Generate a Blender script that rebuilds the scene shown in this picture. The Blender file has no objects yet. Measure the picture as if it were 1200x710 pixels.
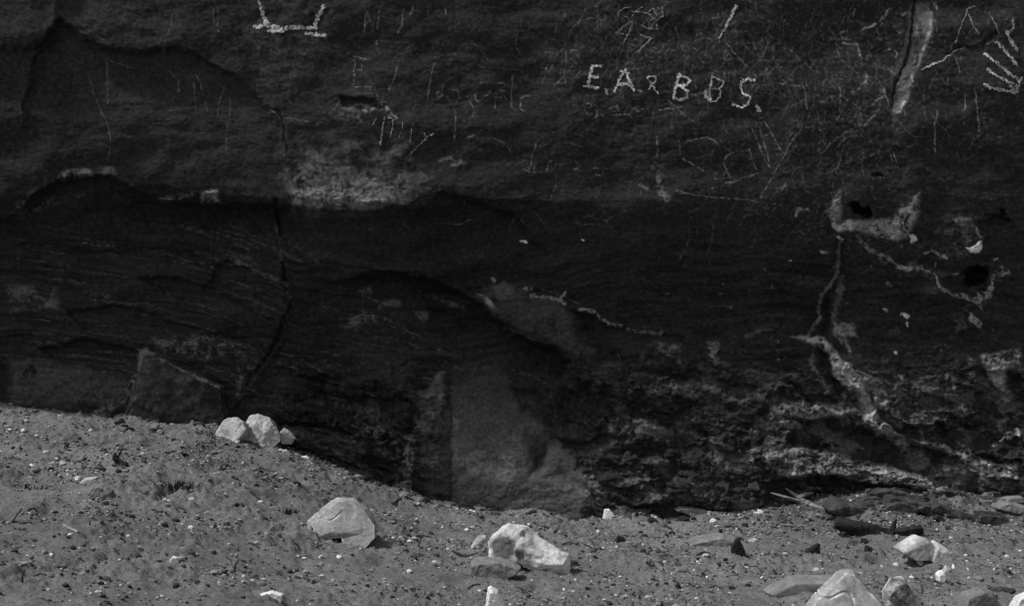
import bpy, bmesh, math, random
import numpy as np
from mathutils import Vector, Matrix

random.seed(4); RNG = np.random.default_rng(4)
scene = bpy.context.scene
COL = scene.collection
F = 1350.0            # focal length in photograph pixels (1200 wide)
CU, CV, CZ = 600.0, 355.0, 1.6     # optical centre and eye height

# ------------------------------------------------------------------ noise
_perm = np.random.default_rng(11).permutation(256); _perm = np.concatenate([_perm, _perm, _perm])
_g2 = np.stack([np.cos(np.arange(256)*2.399), np.sin(np.arange(256)*2.399)], 1)
_g3 = np.random.default_rng(12).normal(size=(256, 3)); _g3 /= np.linalg.norm(_g3, axis=1)[:, None]
def fade(t): return t*t*t*(t*(t*6-15)+10)
def perlin2(x, y, s=0):
    x = x + s*17.13; y = y + s*9.71
    xi = np.floor(x).astype(np.int64); yi = np.floor(y).astype(np.int64)
    xf = x-xi; yf = y-yi; X = xi & 255; Y = yi & 255
    def g(a, b, fx, fy):
        k = _g2[_perm[_perm[(X+a) & 255]+((Y+b) & 255)]]
        return k[..., 0]*fx+k[..., 1]*fy
    u = fade(xf); v = fade(yf)
    a = g(0, 0, xf, yf); b = g(1, 0, xf-1, yf); c = g(0, 1, xf, yf-1); d = g(1, 1, xf-1, yf-1)
    return 1.5*((a+(b-a)*u)*(1-v)+(c+(d-c)*u)*v)
def fbm2(x, y, o=4, s=0, gain=.5):
    t = 0; a = 1.0; n = 0
    for i in range(o):
        t = t+a*perlin2(x*2**i, y*2**i, s+i*3); n += a; a *= gain
    return t/n
def perlin3(p, s=0):
    p = p+s*13.7
    i = np.floor(p).astype(np.int64); f = p-i; I = i & 255
    w = fade(f); out = 0
    for dx in (0, 1):
        for dy in (0, 1):
            for dz in (0, 1):
                k = _g3[_perm[_perm[_perm[(I[:, 0]+dx) & 255]+((I[:, 1]+dy) & 255)]+((I[:, 2]+dz) & 255)]]
                d = f-np.array([dx, dy, dz])
                ww = (w[:, 0] if dx else 1-w[:, 0])*(w[:, 1] if dy else 1-w[:, 1])*(w[:, 2] if dz else 1-w[:, 2])
                out = out+ww*(k*d).sum(1)
    return 1.5*out
def fbm3(p, o=4, s=0):
    t = 0; a = 1; n = 0
    for i in range(o): t = t+a*perlin3(p*2**i, s+i); n += a; a *= .5
    return t/n
def worley(x, y, s=0):
    xi = np.floor(x).astype(np.int64); yi = np.floor(y).astype(np.int64)
    f1 = np.full(x.shape, 9.0); f2 = np.full(x.shape, 9.0); rid = np.zeros(x.shape)
    for a in (-1, 0, 1):
        for b in (-1, 0, 1):
            k = _perm[_perm[(xi+a+s*7) & 255]+((yi+b+s*13) & 255)]
            d = np.hypot(xi+a+(k % 16)/16+.03-x, yi+b+(k//16)/16+.03-y)
            c = d < f1; f2 = np.where(c, f1, np.minimum(f2, d)); rid = np.where(c, _perm[k+37]/255.0, rid); f1 = np.where(c, d, f1)
    return f1, f2, rid
def sstep(a, b, x):
    t = np.clip((x-a)/(b-a), 0, 1); return t*t*(3-2*t)

# ------------------------------------------------------------------ materials
def new_mat(name):
    m = bpy.data.materials.new(name); m.use_nodes = True
    nt = m.node_tree; b = nt.nodes['Principled BSDF']
    b.inputs['Roughness'].default_value = .9
    b.inputs['Specular IOR Level'].default_value = .15
    return m, nt, b
def noise_node(nt, scale, detail=8, rough=.6, coord='Object'):
    tc = nt.nodes.new('ShaderNodeTexCoord'); n = nt.nodes.new('ShaderNodeTexNoise')
    n.inputs['Scale'].default_value = scale; n.inputs['Detail'].default_value = detail; n.inputs['Roughness'].default_value = rough
    nt.links.new(tc.outputs[coord], n.inputs['Vector']); return n
def ramp(nt, src, stops):
    r = nt.nodes.new('ShaderNodeValToRGB'); e = r.color_ramp.elements
    while len(e) < len(stops): e.new(.5)
    for el, (p, c) in zip(e, stops): el.position = p; el.color = (c, c, c, 1)
    nt.links.new(src, r.inputs[0]); return r
def bump(nt, b, src, strength, dist):
    bp = nt.nodes.new('ShaderNodeBump'); bp.inputs['Strength'].default_value = strength; bp.inputs['Distance'].default_value = dist
    nt.links.new(src, bp.inputs['Height']); nt.links.new(bp.outputs[0], b.inputs['Normal'])
def mult(nt, a, c):
    m = nt.nodes.new('ShaderNodeMix'); m.data_type = 'RGBA'; m.blend_type = 'MULTIPLY'; m.inputs[0].default_value = 1
    nt.links.new(a, m.inputs[6]); nt.links.new(c, m.inputs[7]); return m.outputs[2]
def attr_mat(name, scale=60, lo=.55, hi=1.5, bs=.5, bd=.004):
    m, nt, b = new_mat(name)
    a = nt.nodes.new('ShaderNodeAttribute'); a.attribute_name = 'Col'
    n = noise_node(nt, scale, 6, .7); r = ramp(nt, n.outputs[0], [(.28, lo), (.72, hi)])
    nt.links.new(mult(nt, a.outputs['Color'], r.outputs[0]), b.inputs['Base Color'])
    n2 = noise_node(nt, scale*1.6, 6, .7); bump(nt, b, n2.outputs[0], bs, bd); return m
def rock_mat(name, stops, scale=7, bs=.6, bd=.006):
    m, nt, b = new_mat(name)
    n = noise_node(nt, scale, 10, .65); n.inputs['Distortion'].default_value = .4
    r = ramp(nt, n.outputs[0], stops)
    f = noise_node(nt, 70, 6, .75); rf = ramp(nt, f.outputs[0], [(.3, .6), (.7, 1.25)])
    nt.links.new(mult(nt, r.outputs[0], rf.outputs[0]), b.inputs['Base Color'])
    n2 = noise_node(nt, 38, 8, .7); bump(nt, b, n2.outputs[0], bs, bd); return m
M_WALL = attr_mat('rock_wall_surface', 45, .5, 1.55, .7, .006)
M_MARK = attr_mat('pecked_mark', 70, .6, 1.25, .6, .004)
M_PALE = rock_mat('pale_sandstone', [(.32, .15), (.44, .36), (.56, .50), (.72, .66)])
M_MID = rock_mat('grey_sandstone', [(.30, .10), (.48, .19), (.70, .28)])
M_DARK = rock_mat('dark_sandstone', [(.30, .025), (.50, .055), (.72, .11)])
M_BUFF = rock_mat('buff_sandstone', [(.30, .16), (.44, .25), (.58, .34), (.75, .48)])
def pale_edges(m, c, lo=.565):      # paler convex edges, broken up by noise
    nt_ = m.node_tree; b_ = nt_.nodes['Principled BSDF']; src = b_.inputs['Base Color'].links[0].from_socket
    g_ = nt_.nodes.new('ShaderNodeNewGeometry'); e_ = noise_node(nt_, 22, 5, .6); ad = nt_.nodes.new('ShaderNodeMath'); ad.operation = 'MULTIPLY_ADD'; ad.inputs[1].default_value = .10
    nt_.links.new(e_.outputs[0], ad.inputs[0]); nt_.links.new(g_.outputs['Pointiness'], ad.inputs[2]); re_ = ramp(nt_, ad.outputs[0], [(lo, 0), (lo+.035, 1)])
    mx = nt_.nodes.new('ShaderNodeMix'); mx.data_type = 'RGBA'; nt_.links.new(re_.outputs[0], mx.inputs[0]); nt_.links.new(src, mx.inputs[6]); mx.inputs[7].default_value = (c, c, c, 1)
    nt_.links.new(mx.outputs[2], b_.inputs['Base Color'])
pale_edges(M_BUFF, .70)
# dark noise-edged blotches at fixed spots on the skull-shaped boulder
M_BLOTCH = rock_mat('blotched_sandstone', [(.34, .22), (.45, .46), (.56, .60), (.72, .70)])
nt_ = M_BLOTCH.node_tree; b_ = nt_.nodes['Principled BSDF']; src = b_.inputs['Base Color'].links[0].from_socket
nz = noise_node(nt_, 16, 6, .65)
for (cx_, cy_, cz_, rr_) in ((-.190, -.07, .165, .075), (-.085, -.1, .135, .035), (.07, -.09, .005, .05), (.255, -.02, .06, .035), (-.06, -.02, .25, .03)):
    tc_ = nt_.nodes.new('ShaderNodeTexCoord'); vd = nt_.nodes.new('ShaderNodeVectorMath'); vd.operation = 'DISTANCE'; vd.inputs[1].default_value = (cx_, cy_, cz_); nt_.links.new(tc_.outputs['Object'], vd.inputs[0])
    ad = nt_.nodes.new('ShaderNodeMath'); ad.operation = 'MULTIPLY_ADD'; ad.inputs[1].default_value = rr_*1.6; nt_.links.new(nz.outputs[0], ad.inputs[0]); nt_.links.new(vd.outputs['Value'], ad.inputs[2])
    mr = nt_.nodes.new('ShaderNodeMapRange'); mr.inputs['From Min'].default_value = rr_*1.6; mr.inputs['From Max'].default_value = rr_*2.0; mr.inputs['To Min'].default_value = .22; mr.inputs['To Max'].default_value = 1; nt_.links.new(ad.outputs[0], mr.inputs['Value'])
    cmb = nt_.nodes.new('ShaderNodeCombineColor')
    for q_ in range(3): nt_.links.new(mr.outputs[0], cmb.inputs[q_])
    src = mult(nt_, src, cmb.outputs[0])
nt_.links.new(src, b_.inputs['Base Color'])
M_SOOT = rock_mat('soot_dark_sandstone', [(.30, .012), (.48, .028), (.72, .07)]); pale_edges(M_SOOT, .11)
M_WHITE = rock_mat('white_stone', [(.30, .5), (.5, .7), (.7, .78)])
M_MOTTLE = rock_mat('mottled_sandstone', [(.38, .06), (.45, .24), (.52, .50), (.70, .68)], 5)
M_CHAR = rock_mat('charred_wood', [(.3, .012), (.6, .03), (.75, .06)], 14)
M_DRIFT = rock_mat('weathered_wood', [(.3, .10), (.5, .2), (.7, .32)], 14)
M_TWIG = rock_mat('dead_twig', [(.3, .02), (.7, .07)], 14)
M_GRAVEL = attr_mat('gravel_stone', 80, .75, 1.2, .4, .002)

# ------------------------------------------------------------------ object helpers
def tag(o, label=None, cat=None, group=None, kind=None):
    if label: o['label'] = label
    if cat: o['category'] = cat
    if group: o['group'] = group
    o['kind'] = kind or 'thing'
    return o
def link(name, me, mat=None, parent=None, loc=None):
    if mat: me.materials.append(mat)
    o = bpy.data.objects.new(name, me); COL.objects.link(o)
    if parent: o.parent = parent
    if loc is not None: o.location = loc
    return o
def mesh_np(name, V, Fq, smooth=True, col=None):
    me = bpy.data.meshes.new(name)
    V = np.ascontiguousarray(V, np.float32); Fq = np.ascontiguousarray(Fq, np.int32); k = Fq.shape[1]
    me.vertices.add(len(V)); me.vertices.foreach_set('co', V.ravel())
    me.loops.add(Fq.size); me.loops.foreach_set('vertex_index', Fq.ravel())
    me.polygons.add(len(Fq)); me.polygons.foreach_set('loop_start', np.arange(0, Fq.size, k, dtype=np.int32))
    me.polygons.foreach_set('loop_total', np.full(len(Fq), k, np.int32))
    me.polygons.foreach_set('use_smooth', np.full(len(Fq), smooth, bool))
    me.update(calc_edges=True)
    if col is not None:
        a = me.color_attributes.new('Col', 'FLOAT_COLOR', 'POINT')
        c = np.ones((len(V), 4), np.float32); c[:, :3] = np.asarray(col, np.float32)[:, None]
        a.data.foreach_set('color', c.ravel())
    return me
def grid_faces(nr, nc):
    i = np.arange(nr*nc).reshape(nr, nc)
    return np.stack([i[:-1, :-1], i[1:, :-1], i[1:, 1:], i[:-1, 1:]], -1).reshape(-1, 4)

# ------------------------------------------------------------------ ground shape
def ground_base(x, y):
    h = np.interp(x, [-30, -5, -3.93, -3.27, -2.33, -1.8, -1.13, -.47, .67, 4, 30],
                  [.9, .84, .78, .72, .65, .50, .22, .03, -.06, -.03, .1])
    s = np.interp(y, [-300, 0, 4.5, 6, 9, 300], [0, .1, .38, .55, 1, 1.05])
    return h*s+.045*fbm2(np.asarray(x)*.9, np.asarray(y)*.9, 3, 1)+.13*sstep(8.15, 8.75, y+.12*np.sin(x*5))*sstep(1.7, 2.9, x)+.05*sstep(8.4, 8.9, y)*sstep(.4, 1.4, x)
BANKS = []
def ground_z(x, y):
    near = sstep(14, 8, np.hypot(x, y-7))
    rough = 1-.75*np.exp(-(((x+.75)/.5)**2+((y-6.55)/.28)**2))-.7*np.exp(-(((x-1.55)/.35)**2+((y-6.2)/.2)**2))
    rough = rough*(.35+1.15*sstep(-.3, .35, fbm2(x*1.3, y*1.7, 3, 9)))
    z = ground_base(x, y)-near*.035*sstep(.12, .45, fbm2(x*2.6, y*2.6, 2, 10))+near*.03*fbm2(x*2.2, y*3.2, 3, 11)
    z = z+near*rough*(.034*fbm2(x*4.5, y*4.5, 3, 2)+.030*np.abs(fbm2(x*11, y*11, 3, 5))+.012*fbm2(x*30, y*30, 2, 7)+.012*sstep(.1, .5, fbm2(x*20, y*20, 2, 8)))
    for bx_, by_, br_ in BANKS:
        q = ((x-bx_)/br_)**2+((y-by_-.35*br_)/(br_*.9))**2; z = z+.16*br_*np.exp(-q*1.1)
    return z
def at(u, v):
    lo, hi = 3.0, 9.6
    f = lambda Yq: CZ-(v-CV)/F*Yq-float(ground_base(np.array((u-CU)/F*Yq), np.array(Yq)))
    if v < 640: hi = float(depth_at(np.array([float(u)]), np.array([float(v)]))[0])-.06
    if f(hi) > 0: return Vector(((u-CU)/F*hi, hi, CZ-(v-CV)/F*hi))
    if False: return Vector(((u-CU)/F*9.2, 9.2, CZ-(v-CV)/F*9.2))
    for _ in range(40):
        m = (lo+hi)/2
        if f(m) > 0: lo = m
        else: hi = m
    return Vector(((u-CU)/F*lo, lo, CZ-(v-CV)/F*lo))
def gz(x, y): return float(ground_z(np.array([x]), np.array([y]))[0])

def ax(lo, a, b, hi, step, n):
    g = np.linspace(0, 1, n+1)[1:]**2.6
    return np.concatenate([(a+(lo-a)*g)[::-1], np.arange(a, b+step/2, step), b+(hi-b)*g])

# ------------------------------------------------------------------ rock wall
us = np.concatenate([-1500+np.linspace(0, 1, 46)[:-1]**.6*1500, np.arange(0, 1201), 1200+np.linspace(0, 1, 46)[1:]**1.7*1500])
vs = np.concatenate([-1000+np.linspace(0, 1, 46)[:-1]**.6*1000, np.arange(0, 641), np.array([650, 665, 690, 720])])
U, V = np.meshgrid(us, vs); shp = U.shape
U0, V0 = 45, 45     # index of pixel (0,0)
warpU = 5*fbm2(U/30, V/30, 3, 31)+2.5*fbm2(U/9, V/9, 2, 33)
warpV = 5*fbm2(U/30, V/30, 3, 37)+2.5*fbm2(U/9, V/9, 2, 39)
WU, WV = U+warpU, V+warpV
def win(pts, pad):
    p = np.array(pts, float); u0, v0 = p.min(0)-pad; u1, v1 = p.max(0)+pad
    return (slice(max(0, np.searchsorted(vs, v0)-1), np.searchsorted(vs, v1)+1), slice(max(0, np.searchsorted(us, u0)-1), np.searchsorted(us, u1)+1))
def dline(pts, x, y):
    d = np.full(x.shape, 1e9)
    for (a, b), (c, e) in zip(pts[:-1], pts[1:]):
        dx, dy = c-a, e-b; L = dx*dx+dy*dy+1e-9
        t = np.clip(((x-a)*dx+(y-b)*dy)/L, 0, 1)
        d = np.minimum(d, np.hypot(x-a-t*dx, y-b-t*dy))
    return d
def sdf(pts, x, y):        # positive inside
    d = dline(list(pts)+[pts[0]], x, y); ins = np.zeros(x.shape, bool); n = len(pts)
    for i in range(n):
        (a, b), (c, e) = pts[i], pts[(i+1) % n]
        if b == e: continue
        k = ((b > y) != (e > y)) & (x < (c-a)*(y-b)/(e-b)+a); ins ^= k
    return np.where(ins, d, -d)
sdf0 = sdf
VW = V+16*fbm2(U/120, V/60, 3, 34)+5*fbm2(U/25, V/18, 2, 36)-10+18*np.exp(-((U-180)/90)**2)
prof_l = np.interp(VW, [-1000, -300, 0, 130, 225, 252, 330, 420, 520, 720], [9.3, 8.95, 8.86, 8.80, 8.80, 8.93, 9.06, 9.10, 9.05, 9.0])
prof_r = np.interp(VW, [-1000, -300, 0, 130, 225, 260, 380, 470, 560, 600, 720], [9.3, 8.95, 8.86, 8.80, 8.80, 8.84, 8.95, 8.90, 8.80, 8.85, 8.85])
mixr = sstep(480, 760, U)
Y = prof_l*(1-mixr)+prof_r*mixr
Y += 3.2*np.clip((np.abs(U-600)-1100)/1000, 0, 1)**2+3*np.clip((-600-V)/400, 0, 1)**2
Y += .10*fbm2(U/260, V/190, 3, 41)+.035*fbm2(U/70, V/50, 3, 43)
lowr = sstep(560, 760, U+40*fbm2(U/90, V/90, 2, 46))*sstep(380, 470, V)
PANEL = [(528, 620), (528, 500), (537, 462), (560, 448), (597, 456), (613, 480), (647, 509), (681, 547), (690, 620)]
panm = sstep(-14, 10, sdf0(PANEL, WU, WV))
stratw = (.16+.8*sstep(240, 300, VW)*(1-mixr))*(1-.4*lowr)*(1-panm)*(.45+.55*sstep(-.25, .25, fbm2(U/120, V/60, 2, 45)))
dip = V-.10*U*sstep(230, 330, V)*(1-mixr)-.16*U*lowr
dip = dip+10*fbm2(U/90, V/70, 2, 49)
Y += stratw*(.028*fbm2(U/200, dip/17, 3, 47)+.018*np.abs(fbm2(U/90, dip/8, 3, 51)))
foot = np.clip(lowr+sstep(300, 350, U+30*fbm2(U/40, V/40, 2, 48))*sstep(560, 500, U)*sstep(400, 460, V), 0, 1)*(1-panm)
rot = V-.22*U
w1, w2, wr = worley((U+4*warpU)/95, (rot+4*warpV)/44, 1); v1, v2, vr = worley((U+3*warpU)/27, (rot+3*warpV)/15, 2)
Y += foot*(.10*(wr-.5)*sstep(0, .30, w2-w1)+.045*(vr-.5)*sstep(0, .35, v2-v1))
Y += foot*.05*sstep(.0, .35, fbm2((U+2*warpU)/120, (rot+2*warpV)/26, 3, 54))
Y += foot*(.05*np.abs(fbm2(U/75, rot/45, 5, 53, .6))+.02*fbm2(U/14, rot/10, 3, 55))
Y += (.0055+.005*sstep(230, 300, V))*fbm2(U/18, V/11, 3, 57)+.0028*fbm2(U/5, V/4, 2, 59)
Y += sstep(.05, .4, fbm2(U/150, V/120, 2, 61))*sstep(240, 120, V)*.005*fbm2(U/9, V/7, 3, 63)      # pocked upper face
C = .0225*(1+.42*fbm2(U/170, V/110, 4, 71)+.35*fbm2(U/34, V/20, 4, 73)+.75*fbm2(U/6, V/4, 3, 75))
C += .022*sstep(.18, .5, fbm2(U/7, V/7, 3, 78))*sstep(280, 120, V)*(.3+sstep(560, 900, U)+sstep(120, 0, np.hypot(U-340, V-40)))
C *= 1-.12*sstep(225, 300, VW)*(1-.8*lowr)                      # slightly darker from the undercut down
C *= 1+.30*sstep(170, 20, V)*sstep(-.25, .3, fbm2(U/190, V/150, 2, 76))
C *= 1+.85*(1-panm)*(1-.7*lowr)*sstep(235, 300, VW)*fbm2((U+2*warpU)/130, dip/6.5, 3, 79)
C *= 1+foot*.7*(vr-.5)+foot*.5*(wr-.5)
C += foot*.05*sstep(.05, .3, fbm2(U/55, rot/34, 5, 77, .62))*(.35+lowr)
def recess(poly, amt, soft, fade_v=None, fade_u=None, dirf=None):
    w = win(poly, soft*3+20); s = sdf(poly, WU[w], WV[w]); m = sstep(-soft, soft, s)
    if dirf: m = m*sstep(dirf[2], dirf[1], V[w]-dirf[0]*U[w])
    if fade_v: m = m*sstep(fade_v[1], fade_v[0], V[w])
    if fade_u: m = m*sstep(fade_u[1], fade_u[0], U[w])
    Y[w] += amt*m; return w, m
def stain(poly, val, soft, thr=-.6, sc=14, seed=80, relief=0, k=.2, an=1.0):
    w = win(poly, soft*3+20); m = sstep(-soft*.6, soft*.6, sdf(poly, WU[w], WV[w]))
    n = .62*fbm2(WU[w]/(sc*2.4), WV[w]/(sc*2.2)*an, 3, seed)+.55*fbm2(WU[w]/(sc*.62), WV[w]/(sc*.55)*an, 4, seed+1); m = m*sstep(thr-k, thr+k, n)
    C[w] = C[w]*(1-m)+(1.45 if val > .07 else 1.05)*val*m*(1+.5*fbm2(U[w]/5, V[w]/5, 2, seed+2)); Y[w] -= relief*m
def crack(pts, width, depth, val=None):
    w = win(pts, width*5+20); d = dline(pts, WU[w], WV[w]); m = np.exp(-(d/width)**2); Y[w] += depth*m
    if val is not None: C[w] = C[w]*(1-m)+val*m
def stroke(pts, width, val, brk=-.5, seed=90, k=.25, groove=.0, wob=1.0, sc=5):
    w = win(pts, width*3+20)
    uu = U[w]+wob*.35*warpU[w]; vv = V[w]+wob*.35*warpV[w]
    wd = width*(.75+1.1*fbm2(U[w]/7, V[w]/7, 3, seed+5)).clip(.15, 1.6)
    d = dline(pts, uu, vv); m = 1-sstep(wd*.3, wd*1.5, d)
    m = m*sstep(brk-k, brk+k, fbm2(U[w]/sc, V[w]/sc, 3, seed))
    C[w] = C[w]*(1-m)+1.35*val*m; Y[w] += groove*m
def Z(ox, oy, sc, pts): return [(ox+a/sc, oy+b/sc) for a, b in pts]
Z1 = lambda p: Z(0, 0, 2.9575, p); Z2 = lambda p: Z(400, 0, 2.9575, p); Z3 = lambda p: Z(800, 0, 2.9575, p)
Z4 = lambda p: Z(0, 230, 2.9575, p); Z5 = lambda p: Z(400, 230, 2.9575, p); Z6 = lambda p: Z(800, 230, 2.9575, p)
ZL = lambda p: Z(670, 60, 5.217, p); ZH = lambda p: Z(970, 0, 5.07, p); ZT = lambda p: Z(280, 0, 3.55, p)
ZP = lambda p: Z(360, 310, 2.3667, p); ZQ = lambda p: Z(920, 220, 3.943, p); ZR = lambda p: Z(800, 380, 3.0, p)

# upper left: scalloped spall, its arc-shaped lip
recess([(30, 120), (48, 52), (70, 24), (95, 45), (118, 58), (165, 62), (205, 55), (240, 72), (275, 90), (305, 118), (330, 150), (334, 190), (300, 215), (120, 200), (30, 205)], .07, 5, (60, 205))
recess([(-60, -80), (80, -80), (68, 30), (40, 56), (-60, 60)], -.05, 6)
# arched hollow at far left with pale rim
stain(Z1([(190, 620), (230, 590), (320, 585), (390, 580), (410, 600), (340, 612), (240, 625)]), .085, 4, -.1, 8, 81)
recess([(-80, 275), (10, 257), (40, 232), (70, 212), (90, 207), (130, 207), (152, 220), (180, 236), (260, 245), (330, 246), (330, 330), (-80, 330)], .13, 4, (215, 330))
# pale band above the undercut
stain(Z1([(540, 680), (700, 665), (750, 660), (760, 700), (560, 706)]), .10, 4, .05, 7, 82, .01)
stain([(232, 227), (252, 222), (254, 236), (236, 237)], .14, 3, -.1, 6, 83, .008)
stain([(332, 180), (470, 165), (500, 215), (460, 238), (340, 238)], .0701, 40, .02, 18, 84)
stain([(332, 205), (370, 190), (420, 200), (470, 205), (478, 228), (448, 242), (400, 248), (345, 242)], .095, 22, .0, 8, 188, .003)
stain([(334, 225), (370, 220), (410, 222), (440, 224), (452, 236), (400, 247), (345, 241)], .15, 9, -.02, 6, 85, .006)
stain([(470, 232), (500, 220), (515, 222), (500, 240), (470, 246)], .07, 5, .05, 7, 86)
recess([(160, 240), (250, 240), (330, 240), (400, 249), (470, 243), (520, 225), (600, 250), (640, 300), (600, 330), (160, 330)], .09, 3, (240, 325), (300, 165))
crack([(338, 175), (333, 148), (325, 132), (315, 128)], 1.6, .02)
crack([(323, 235), (326, 255), (328, 282), (335, 330), (342, 356), (325, 395), (305, 430), (285, 455), (275, 478)], 2.2, .035, .012)
recess([(335, 330), (345, 358), (310, 440), (270, 490), (420, 520), (440, 460), (400, 400), (370, 370)], .05, 8)
stain([(108, 486), (122, 472), (140, 462), (158, 440), (166, 412), (176, 414), (170, 440), (150, 470), (126, 490)], .105, 3, -.05, 6, 190, .01)
stain([(160, 408), (172, 405), (182, 415), (178, 432), (164, 430)], .1, 3, -.2, 6, 191)
stroke(Z4([(955, 90), (965, 150), (975, 220)]), 3, .07, -.1)
stroke(Z4([(800, 215), (880, 255), (960, 290), (995, 305), (1010, 365)]), 3, .08, -.05)
stroke(Z4([(860, 345), (930, 385), (1000, 410)]), 2, .04, 0)
recess(Z4([(780, 225), (880, 262), (990, 310), (1000, 400), (900, 470), (700, 330)]), .05, 4, (300, 380))
for k, (p, a) in enumerate([([(50, 155), (200, 175), (350, 190), (600, 180), (800, 230), (700, 260), (200, 260)], .035), ([(480, 285), (600, 280), (700, 310), (900, 400), (940, 450), (700, 400)], .05),
                            ([(230, 390), (420, 380), (540, 410), (700, 470), (900, 500), (700, 520), (300, 470)], .05), ([(140, 540), (300, 490), (480, 540), (480, 600), (300, 600), (180, 560)], .06)]):
    q = Z4(p); vv = [b for _, b in q]; recess(q, a, 3, (min(vv)+10, max(vv)+15))
stain(Z4([(30, 310), (180, 320), (200, 390), (120, 400), (30, 390)]), .071, 10, .05, 9, 88)
stain(Z4([(30, 560), (160, 570), (280, 595), (440, 640), (420, 720), (30, 720)]), .056, 10, -.3, 16, 89, -.0)
stain(Z4([(540, 490), (760, 480), (860, 560), (700, 570), (560, 540)]), .085, 10, .12, 6, 90)
stain(Z4([(820, 590), (900, 590), (860, 640), (820, 710)]), .08, 4, .1, 6, 91)
stain(Z4([(1030, 170), (1100, 190), (1100, 240), (1040, 220)]), .05, 8, 0, 9, 92)
# central dark arch: an overhanging lip with a deep pocket below
recess([(378, 338), (400, 330), (430, 322), (455, 318), (500, 328), (545, 347), (580, 372), (600, 392), (640, 405), (668, 425), (640, 470), (560, 460), (490, 430), (420, 390), (360, 370)], .20, 4, None, None, (.5, 92, 158))
recess([(500, 350), (575, 370), (625, 405), (665, 425), (690, 520), (610, 450), (520, 400)], .06, 10)
C[win([(378, 318), (668, 425)], 0)] *= 1
for p, t in ([[(60, 320), (110, 315), (120, 330), (70, 335)], 0], [[(125, 385), (140, 362), (205, 360), (210, 380), (150, 378)], -.1], [[(250, 400), (310, 400), (310, 425), (280, 420)], -.1],
             [[(10, 430), (70, 410), (95, 400), (60, 450), (20, 450)], -.1], [[(320, 345), (400, 370), (440, 395), (380, 390)], .1], [[(240, 690), (300, 640), (350, 630), (350, 710), (250, 715)], -.15], [[(0, 420), (100, 400), (180, 430), (100, 440)], .1]):
    stain(Z5(p), .075, 5, t, 7, 93, .006)
# pale plaster-like spall right of the arch
stain(Z5([(520, 300), (560, 290), (600, 305), (660, 330), (760, 360), (790, 420), (810, 500), (880, 525), (860, 570), (760, 520), (690, 470), (600, 450), (520, 400), (470, 345)]), .044, 8, -.25, 20, 94, -.01)
stain(Z5([(525, 310), (560, 292), (605, 310), (600, 360), (540, 355)]), .068, 4, -.5, 10, 95, .015)
stain(Z5([(470, 338), (500, 350), (535, 378), (520, 385), (480, 355)]), .17, 2, -.1, 5, 96)
for p in ([(660, 345), (720, 352), (760, 358), (775, 335)], [(745, 352), (775, 370)], [(825, 398), (850, 392), (885, 402), (890, 415), (930, 440), (968, 450)], [(990, 462), (1060, 470), (1110, 475)], [(640, 320), (655, 322)], [(525, 283), (533, 290)]):
    stroke(Z5(p), 2.6, .19, -.15, 97, wob=1.5)
recess(Z5([(800, 400), (900, 430), (970, 455), (1100, 475), (1183, 490), (1183, 560), (1000, 540), (860, 480)]), .06, 3, (385, 420))
stain(Z5([(1080, 505), (1170, 510), (1175, 580), (1150, 570), (1100, 530)]), .09, 4, .0, 7, 98)
# smooth buff panel at the foot of the wall
recess(ZP([(398, 700), (396, 300), (520, 290), (575, 345), (600, 400), (680, 470), (760, 560), (775, 700)]), .03, 9)
w = win(ZP([(396, 700), (775, 280)]), 12); pm = sstep(-5, 8, 5*fbm2(U[w]/16, V[w]/16, 3, 67)+sdf(ZP([(398, 700), (396, 280), (520, 280), (575, 345), (600, 400), (680, 470), (760, 560), (775, 700)]), WU[w], WV[w]))
pm *= .3+.7*sstep(430, 535, V[w]+25*fbm2(U[w]/40, V[w]/40, 3, 68))
C[w] = C[w]*(1-pm)+pm*.082*(1+.35*fbm2(U[w]/22, V[w]/22, 4, 99)+.45*fbm2(U[w]/4, V[w]/4, 3, 100))
crack([(529, 445), (528, 480), (530, 520), (528, 560), (529, 600)], 1.3, .014)
recess(ZP([(612, 470), (690, 478), (672, 560), (628, 572)]), .045, 10)
stain(ZP([(400, 420), (420, 440), (415, 560), (402, 580)]), .085, 3, -.1, 8, 101)
stain(ZP([(430, 520), (570, 512), (578, 550), (560, 610), (480, 590), (420, 560)]), .10, 6, -.1, 12, 102)
stain(ZP([(610, 500), (670, 490), (660, 560), (630, 565)]), .022, 6, -.4, 14, 103)
stain(ZP([(310, 430), (398, 400), (398, 640), (330, 630)]), .05, 8, -.3, 12, 104)
crack(ZP([(470, 662), (500, 640), (530, 650), (555, 640), (562, 612), (580, 606), (602, 610)]), .6, .005, .03)
recess(ZP([(600, 400), (575, 345), (700, 380), (720, 480), (790, 490), (820, 430), (760, 360), (640, 330)]), .06, 6)
recess(ZP([(700, 485), (790, 488), (830, 430), (840, 500), (780, 520), (720, 510)]), .08, 4)
stain(ZP([(755, 580), (790, 580), (830, 640), (800, 680), (755, 640)]), .09, 4, .1, 6, 105)
# crusted column left of the panel, and crusts on the left foot
stain(ZP([(330, 310), (380, 300), (385, 380), (330, 470), (290, 480), (305, 360)]), .075, 6, -.05, 9, 106, .015)
stain(ZP([(270, 480), (310, 480), (300, 560), (280, 630), (240, 620)]), .10, 5, -.05, 8, 107, .015)
stain(ZP([(140, 470), (200, 440), (260, 500), (250, 540), (170, 520)]), .09, 6, .12, 8, 108, .01)
stain(ZP([(60, 400), (230, 400), (240, 460), (120, 500), (40, 440)]), .06, 10, .2, 7, 109)
recess(ZP([(170, 540), (200, 460), (270, 500), (270, 620), (200, 600)]), .07, 6)
recess(ZP([(300, 340), (330, 330), (310, 440), (275, 500), (285, 420)]), .06, 4)
stain(ZP([(100, 160), (330, 200), (330, 320), (200, 330), (90, 250)]), .028, 22, 0, 20, 110)
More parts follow.
